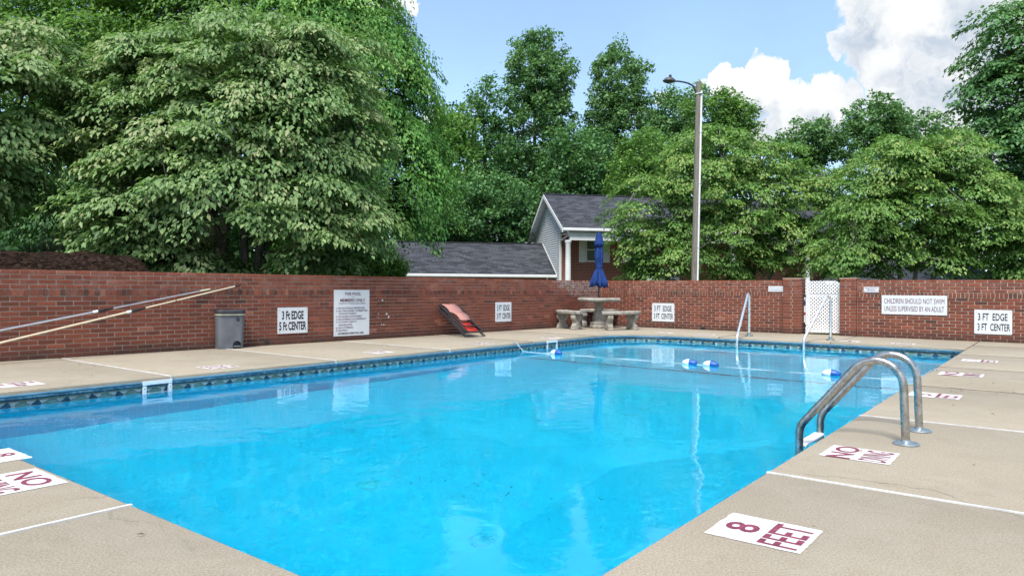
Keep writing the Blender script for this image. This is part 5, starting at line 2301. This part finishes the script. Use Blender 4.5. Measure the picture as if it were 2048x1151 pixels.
def limbs(rng, base, tops, pads, r0, nlimb=9, twig=.010, twig_frac=.5, sub=6, start=.3):
    """trunks from base to tops, limbs out to some pads, twigs to more of them"""
    mb = MB()
    tr_nodes = []
    for tp in tops:
        b, t = Vector(base), Vector(tp)
        pts, rad = [], []
        k = 7
        for i in range(k + 1):
            f = i / k
            q = b.lerp(t, f) + Vector((rng.normal() * .05, rng.normal() * .05, 0)) * (f * (t - b).length * .25)
            pts.append(q)
            rad.append(r0 * (1 - f) ** .8 + r0 * .14)
        mb.tube(pts, rad, 8)
        tr_nodes += [(q, r) for q, r, i in zip(pts, rad, range(k + 1)) if i / k >= start]
    nodes = list(tr_nodes)
    order = rng.permutation(len(pads))
    far = list(order[:nlimb])
    for i in far:
        p = Vector(pads[i])
        best = min(tr_nodes, key=lambda nr: (nr[0] - p).length + max(0, nr[0].z - p.z + .2) * 1.6)
        a, ra = best
        k = 6
        pts, rad = [], []
        for j in range(k + 1):
            f = j / k
            q = a.lerp(p, f)
            q = q + Vector((0, 0, .16 * (p - a).length * math.sin(math.pi * f) * (1 - f)))
            q += Vector((rng.normal(), rng.normal(), rng.normal())) * (.03 * (p - a).length * math.sin(math.pi * f))
            pts.append(q)
            rad.append(max(.012, ra * .55 * (1 - f) ** .9 + .010))
        mb.tube(pts, rad, 6)
        nodes += list(zip(pts[1:], rad[1:]))
    NP = np.array([tuple(q) for q, r in nodes])
    for i in order[nlimb:nlimb + int(len(pads) * twig_frac)]:
        p = np.array(pads[i])
        d = np.linalg.norm(NP - p, axis=1)
        j = int(d.argmin())
        if d[j] < .15:
            continue
        a = Vector(NP[j])
        pv = Vector(p)
        mid = a.lerp(pv, .5) + Vector((rng.normal(), rng.normal(), rng.normal() + .6)) * (.06 * d[j])
        rr = min(nodes[j][1] * .6, .010 + .012 * d[j]) + twig * .3
        mb.tube([a, mid, pv], [rr, rr * .7, twig * .4], 4, cap=False)
    return mb


def tree(name, label, base, tops, ells, seed, n, per, rad, leaf, style, mat, bark, r0=.1, shell=.5, group=None, nlimb=10, twig_frac=.5, wid=.5, back=.55,
         twig=.010, zmin=None, behind=False, cat='tree', bias=0.0, fold=.12, hollow=()):
    rng = np.random.RandomState(seed)
    Pc, Oc = sample_pads(rng, ells, n, shell, back, behind, zmin, hollow)
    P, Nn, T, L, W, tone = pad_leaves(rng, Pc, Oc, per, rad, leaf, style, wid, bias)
    if behind:
        wp, wn = np.array(LW.p), np.array(LW.n)
        keep = ~((((P - wp) @ wn) > -.25) & (P[:, 2] < 1.30))
        P, Nn, T, L, W, tone = P[keep], Nn[keep], T[keep], L[keep], W[keep], tone[keep]
    b = Vector(base)
    root = thing(name, label, cat, loc=b, group=group)
    o = np.array(b)
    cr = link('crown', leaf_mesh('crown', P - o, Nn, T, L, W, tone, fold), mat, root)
    mb = limbs(rng, (0, 0, 0), [Vector(t) - b for t in tops], Pc - o, r0, nlimb, twig, twig_frac)
    part('trunk', mb, bark, root, smooth=True, fix=False)
    return root


def E(px, py, Y, rpx, rpy, rd):
    c = at(px, py, Y)
    return (c.x, c.y, c.z, rpx / F * Y, rd, rpy / F * Y)


def gbase(px, Y, z=None):
    c = at(px, 575, Y)
    u, v = to_uv(c)
    return Vector((c.x, c.y, terrain(u, v) - .05 if z is None else z))


def build_trees():
    # --- the dogwoods behind the left wall
    tree('dogwood_tree', 'broad layered dogwood with drooping pale leaves behind the left brick wall', gbase(497, 13.4), [at(470, 200, 13.5), at(545, 260, 13.7), at(400, 330, 13.3)],
         [E(450, 400, 13.3, 300, 130, 2.0), E(470, 250, 13.6, 265, 150, 1.9), E(480, 125, 13.8, 205, 95, 1.6), E(650, 440, 13.4, 120, 90, 1.5), E(610, 250, 13.8, 130, 140, 1.5), E(310, 190, 13.7, 150, 100, 1.5), E(620, 120, 14.0, 140, 90, 1.5), E(290, 480, 13.0, 120, 50, .9)],
         21, 560, 200, .40, .112, 'layer', 'leaf_dogwood', 'bark_grey', .10, .55, behind=True, nlimb=24, twig_frac=.6, wid=.5, bias=.05, hollow=((at(508, 505, 12.8).x, 12.8, at(508, 505, 12.8).z, .75),))
    tree('dogwood_tree', 'layered dogwood at the upper left edge over the mulch bank', gbase(-120, 12.6), [at(-40, 150, 12.6), at(40, 190, 12.8)],
         [E(10, 210, 12.6, 190, 110, 1.7), E(-60, 330, 12.4, 130, 110, 1.5), E(60, 110, 13.0, 130, 60, 1.3)],
         22, 190, 205, .40, .112, 'layer', 'leaf_dogwood', 'bark_grey', .10, .5, behind=True, nlimb=14, wid=.56, bias=.08)
    # --- darker trees standing behind them
    tree('understory_tree', 'thin dark maple in the shade behind the mulch bank', gbase(205, 17.5), [at(150, 250, 17.5), at(235, 300, 17.8)],
         [E(110, 330, 17.2, 190, 100, 1.9), E(120, 430, 17.0, 150, 45, 1.6)], 23, 210, 110, .55, .10, 'layer', 'leaf_wood', 'bark_dark', .09, .3, nlimb=14)
    tree('broadleaf_tree', 'tall broadleaf tree filling the top left corner behind the dogwoods', gbase(120, 21), [at(110, 0, 21), at(40, 60, 21.2)],
         [E(110, 90, 21, 330, 210, 3.2), E(60, -90, 21, 260, 150, 3.0)], 24, 420, 100, .75, .14, 'layer', 'leaf_wood_light', 'bark_dark', .2, .35, nlimb=16)
    tree('broadleaf_tree', 'tall broadleaf tree above the large dogwood in the upper left', gbase(420, 20.5), [at(430, 20, 20.5), at(500, 80, 20.7)],
         [E(430, 60, 20.3, 260, 190, 2.8), E(470, -90, 20.5, 240, 140, 2.8)], 25, 420, 105, .70, .14, 'layer', 'leaf_wood_light', 'bark_dark', .2, .4, nlimb=16)
    # --- the elm with long hanging sprays
    tree('elm_tree', 'tall elm with hanging bright green sprays right of the dogwood', gbase(690, 18.6), [at(690, 60, 18.6), at(770, 200, 18.6), at(640, 160, 18.7)],
         [E(680, 130, 18.6, 150, 200, 2.4), E(775, 190, 18.5, 105, 150, 2.0), E(800, 345, 18.2, 100, 120, 1.9), E(680, 380, 18.3, 115, 140, 2.0), E(650, -40, 18.8, 130, 130, 2.2), E(718, 450, 18.0, 48, 60, 1.2)],
         31, 820, 170, .40, .105, 'droop', 'leaf_elm', 'bark_dark', .16, .5, nlimb=26, twig_frac=.35, wid=.5)
    tree('evergreen_shrub', 'rounded bright green shrub above the wall left of the low roof', gbase(755, 16.6, .3), [at(755, 520, 16.6)],
         [E(752, 532, 16.6, 66, 36, .7)], 32, 130, 120, .16, .05, 'clump', 'leaf_shrub', 'bark_dark', .05, .6, nlimb=8, behind=True, cat='shrub')
    tree('understory_shrub', 'low leafy shrub under the dogwood along the left wall', gbase(400, 12.6, .2), [at(400, 530, 12.7)],
         [E(380, 538, 12.9, 130, 26, .6)], 33, 90, 90, .26, .10, 'layer', 'leaf_dogwood', 'bark_dark', .03, .4, nlimb=6, behind=True, cat='shrub', bias=-.1)
    # --- the wood behind the houses
    W_ = 'trees of the wood behind the houses'
    spec = [  # px, trunk top py, Y, ells, n, mat, label, leaf, style, r0
        (1073, 110, 46, [(1078, 145, 72, 84, 2.3), (1075, 255, 82, 85, 2.5), (1072, 340, 44, 40, 1.4)], 330, 'leaf_poplar', 'tallest tulip poplar with a bare straight trunk above the house roof', .21, .20),
        (1235, 140, 48, [(1235, 172, 58, 80, 2.1), (1245, 260, 80, 85, 2.5), (1205, 300, 45, 60, 1.6)], 310, 'leaf_poplar', 'second tall tulip poplar right of the tallest one', .21, .2),
        (968, 190, 44, [(985, 205, 48, 50, 1.8), (945, 260, 62, 50, 2.0), (985, 310, 62, 50, 2.0)], 120, 'leaf_wood', 'loose dark crown left of the tallest poplar with sky showing through', .20, .16),
        (905, 280, 40, [(905, 320, 55, 110, 2.2), (885, 270, 30, 60, 1.4)], 150, 'leaf_wood_light', 'green tree just right of the elm', .2, .15),
        (1345, 200, 45, [(1345, 230, 42, 55, 1.6), (1330, 290, 55, 50, 1.8)], 110, 'leaf_poplar', 'slender crown behind the lamp head', .2, .14),
        (1425, 190, 41, [(1420, 225, 60, 55, 2.0), (1470, 245, 42, 45, 1.6), (1430, 290, 70, 40, 2.0)], 170, 'leaf_wood_light', 'bushy light green crown right behind the light pole', .18, .16),
        (1290, 300, 37, [(1290, 315, 62, 55, 2.0), (1270, 370, 60, 50, 2.0)], 150, 'leaf_wood_light', 'round yellow-green crown between the poplars and the pole', .16, .13),
        (1160, 300, 41, [(1160, 330, 85, 75, 2.6), (1130, 390, 90, 40, 2.4)], 200, 'leaf_wood', 'dark crown above the house ridge between the two poplars', .2, .16),
        (985, 380, 37, [(975, 395, 90, 50, 2.6), (950, 450, 100, 40, 2.6), (1030, 440, 40, 50, 1.8)], 230, 'leaf_wood', 'dark spreading tree above the low wing roof', .17, .15),
        (870, 400, 36, [(880, 440, 70, 45, 2.2), (840, 470, 60, 30, 2.0)], 120, 'leaf_wood', 'dark low tree between the elm and the wing roof', .17, .12),
        (1615, 260, 48, [(1620, 285, 58, 48, 2.0), (1590, 320, 50, 50, 2.0)], 120, 'leaf_poplar', 'far crown under the lower cloud', .22, .16),
        (1745, 220, 46, [(1750, 240, 62, 48, 2.2), (1710, 280, 62, 50, 2.2), (1790, 285, 45, 50, 1.8)], 170, 'leaf_poplar', 'far pair-topped crown between the two right dogwoods', .21, .16),
        (1850, 230, 46, [(1850, 255, 42, 36, 1.6), (1870, 300, 60, 50, 2.2)], 80, 'leaf_poplar', 'thin far crown left of the tall right tree', .2, .14),
    ]
    for i, (px, ty, Y, el, n, mat, lab, leaf, r0) in enumerate(spec):
        tree('broadleaf_tree', lab, gbase(px, Y), [at(px, ty, Y)], [E(a, b, Y, c, d, e) for a, b, c, d, e in el], 50 + i, int(n * 1.5), 50, .46, leaf * .95, 'clump', mat,
             'bark_pale' if mat == 'leaf_poplar' and i < 2 else 'bark_dark', r0, .35, W_, nlimb=12, twig_frac=.5, wid=.75, twig=.02, back=.6)
    tree('oak_tree', 'tall dark oak at the right edge of the photo', gbase(2060, 27.5), [at(2045, 40, 27.5), at(2100, 120, 27.5)],
         [E(2040, 80, 27.3, 125, 80, 2.4), E(2030, 200, 27.2, 105, 90, 2.2), E(2000, 320, 27.0, 95, 90, 2.1), E(2080, 260, 27.5, 100, 220, 2.5)], 81, 420, 95, .50, .16, 'layer', 'leaf_wood', 'bark_dark', .25, .45, nlimb=20, wid=.7)
    # --- dogwoods behind the right wall
    tree('dogwood_tree', 'spreading yellow-green dogwood in front of the brick house beside the light pole', gbase(1490, 26.3), [at(1440, 400, 26.3), at(1530, 380, 26.5), at(1580, 450, 26.2), at(1380, 460, 26.2)],
         [E(1440, 310, 26.4, 110, 62, 1.7), E(1520, 325, 26.5, 85, 60, 1.6), E(1400, 370, 26.2, 100, 70, 1.7), E(1310, 415, 26.0, 95, 75, 1.6), E(1500, 400, 26.2, 100, 80, 1.8), E(1610, 390, 26.2, 85, 68, 1.6), E(1650, 440, 26.0, 60, 48, 1.2), E(1275, 462, 25.8, 66, 42, 1.1), E(1340, 500, 25.8, 90, 50, 1.4), E(1450, 470, 26.0, 110, 60, 1.6), E(1610, 490, 25.8, 85, 50, 1.2), E(1470, 530, 25.8, 70, 34, 1.0), E(1300, 530, 25.8, 50, 26, .9)],
         41, 520, 145, .44, .122, 'layer', 'leaf_olive', 'bark_pale', .09, .5, nlimb=30, twig_frac=.6, wid=.6, twig=.02)
    tree('dogwood_tree', 'wide layered dogwood with yellowish tops right of the gate', gbase(1810, 21.5), [at(1790, 380, 21.5), at(1850, 400, 21.5), at(1920, 430, 21.3)],
         [E(1770, 330, 21.7, 70, 62, 1.4), E(1830, 320, 21.7, 60, 55, 1.3), E(1905, 310, 21.6, 58, 56, 1.3), E(1730, 420, 21.4, 80, 70, 1.4), E(1820, 420, 21.4, 95, 75, 1.6), E(1930, 400, 21.3, 90, 62, 1.5), E(1960, 460, 21.2, 90, 48, 1.4), E(2010, 440, 21.2, 80, 60, 1.4), E(1710, 510, 21.2, 90, 42, 1.1), E(1830, 512, 21.2, 100, 36, 1.2), E(2040, 520, 21, 60, 40, 1.2)],
         42, 600, 145, .38, .105, 'layer', 'leaf_olive', 'bark_pale', .09, .5, nlimb=32, twig_frac=.6, wid=.55, twig=.018)
    # --- masses that read as one
    rng = np.random.RandomState(9)

    def mass(name, label, boxes, per, rad, leaf, mat, style='clump'):
        Pc, Oc = [], []
        for x0, x1, y0, y1, Ya, Yb, n in boxes:
            for _ in range(n):
                Y = rng.uniform(Ya, Yb)
                p = at(rng.uniform(x0, x1), y0 + (y1 - y0) * rng.rand() ** .8, Y)
                Pc.append(tuple(p)); Oc.append((rng.normal() * .3, -1, .2))
        Pc, Oc = np.array(Pc), norm_rows(np.array(Oc))
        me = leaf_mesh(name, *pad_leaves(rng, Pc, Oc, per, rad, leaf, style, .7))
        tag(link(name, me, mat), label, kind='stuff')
    mass('far_wood', 'dense dark wood behind the houses and trees', [(780, 2150, 330, 560, 54, 62, 620), (860, 1500, 280, 420, 55, 60, 110)], 60, 1.5, .45, 'leaf_wood')
    mass('shaded_undergrowth', 'shaded undergrowth behind the dogwoods on the left', [(-150, 700, 330, 560, 23, 27, 330), (-150, 620, 40, 330, 25, 29, 210), (560, 735, 380, 570, 21, 24, 70), (-200, 730, 470, 600, 21, 26, 210)], 70, 1.0, .26, 'leaf_wood')
    # --- strap-leaved plants on the bank
    for k, (px, py) in enumerate(((60, 498), (95, 497), (138, 496))):
        Y = 14.2
        c = at(px, py, Y)
        r_ = np.random.RandomState(90 + k)
        m = 46
        an = r_.rand(m) * 6.28
        tilt = r_.uniform(.15, .9, m)
        T = np.stack([np.cos(an) * tilt, np.sin(an) * tilt, 1 - tilt * .5], 1)
        T = norm_rows(T)
        Nn = norm_rows(np.stack([-np.cos(an), -np.sin(an), tilt], 1))
        P = np.zeros((m, 3)); P[:, 0] = np.cos(an) * .04; P[:, 1] = np.sin(an) * .04
        root = thing('strap_leaf_plant', ('spiky grey-green plant on the mulch bank, leftmost', 'spiky grey-green plant on the mulch bank, middle one', 'spiky grey-green plant on the mulch bank, rightmost')[k], 'plant', loc=(c.x, c.y, c.z - .12), group='spiky plants on the mulch bank')
        link('foliage', leaf_mesh('foliage', P, Nn, T, r_.uniform(.2, .34, m), np.full(m, .022), r_.rand(m), .01), 'leaf_blade', root)


build_trees()


def build_litter():
    rng = np.random.RandomState(4)
    pts = []
    for _ in range(60):
        u, v = rng.uniform(0, 13), rng.uniform(VR + .05, 3.0)
        pts.append(tuple(UV(u, v, .006)))
    for _ in range(14):
        pts.append(tuple(UV(rng.uniform(-.5, U0 - .05), rng.uniform(-6, -1.5), .006)))
    for _ in range(40):
        u = rng.uniform(2, 15)
        pts.append(tuple(UV(u, rng.uniform(wall_v(u) + .05, VL - .1), .006)))
    P = np.array(pts)
    n = len(P)
    a = rng.rand(n) * 6.28
    T = np.stack([np.cos(a), np.sin(a), rng.normal(size=n) * .1], 1)
    Nn = norm_rows(np.stack([rng.normal(size=n) * .25, rng.normal(size=n) * .25, np.ones(n)], 1))
    me = leaf_mesh('leaf_litter', P, Nn, T, rng.uniform(.012, .035, n), rng.uniform(.006, .016, n), rng.rand(n), .1)
    tag(link('leaf_litter', me, 'dry_leaf'), 'scattered dry leaf bits on the concrete deck', kind='stuff')


build_litter()


def build_silt():
    """dark specks lying on the pool floor past the drain"""
    rng = np.random.RandomState(12)
    c = UV(4.6, -3.6)
    P = []
    for _ in range(70):
        k = rng.normal(size=2) * np.array([.55, .22])
        q = c + D2 * float(k[0]) + D1 * float(k[1])
        u, v = to_uv(q)
        P.append((q.x, q.y, -pool_depth(u, v) + .008))
    P = np.array(P)
    n = len(P)
    a = rng.rand(n) * 6.28
    T = np.stack([np.cos(a), np.sin(a), np.zeros(n)], 1)
    Nn = np.tile(np.array([[0, 0, 1.0]]), (n, 1))
    me = leaf_mesh('floor_silt', P, Nn, T, rng.uniform(.006, .034, n), rng.uniform(.005, .02, n), rng.rand(n), .0)
    tag(link('floor_silt', me, 'floor_speck'), 'dark specks of silt lying on the pool floor', kind='stuff')


build_silt()
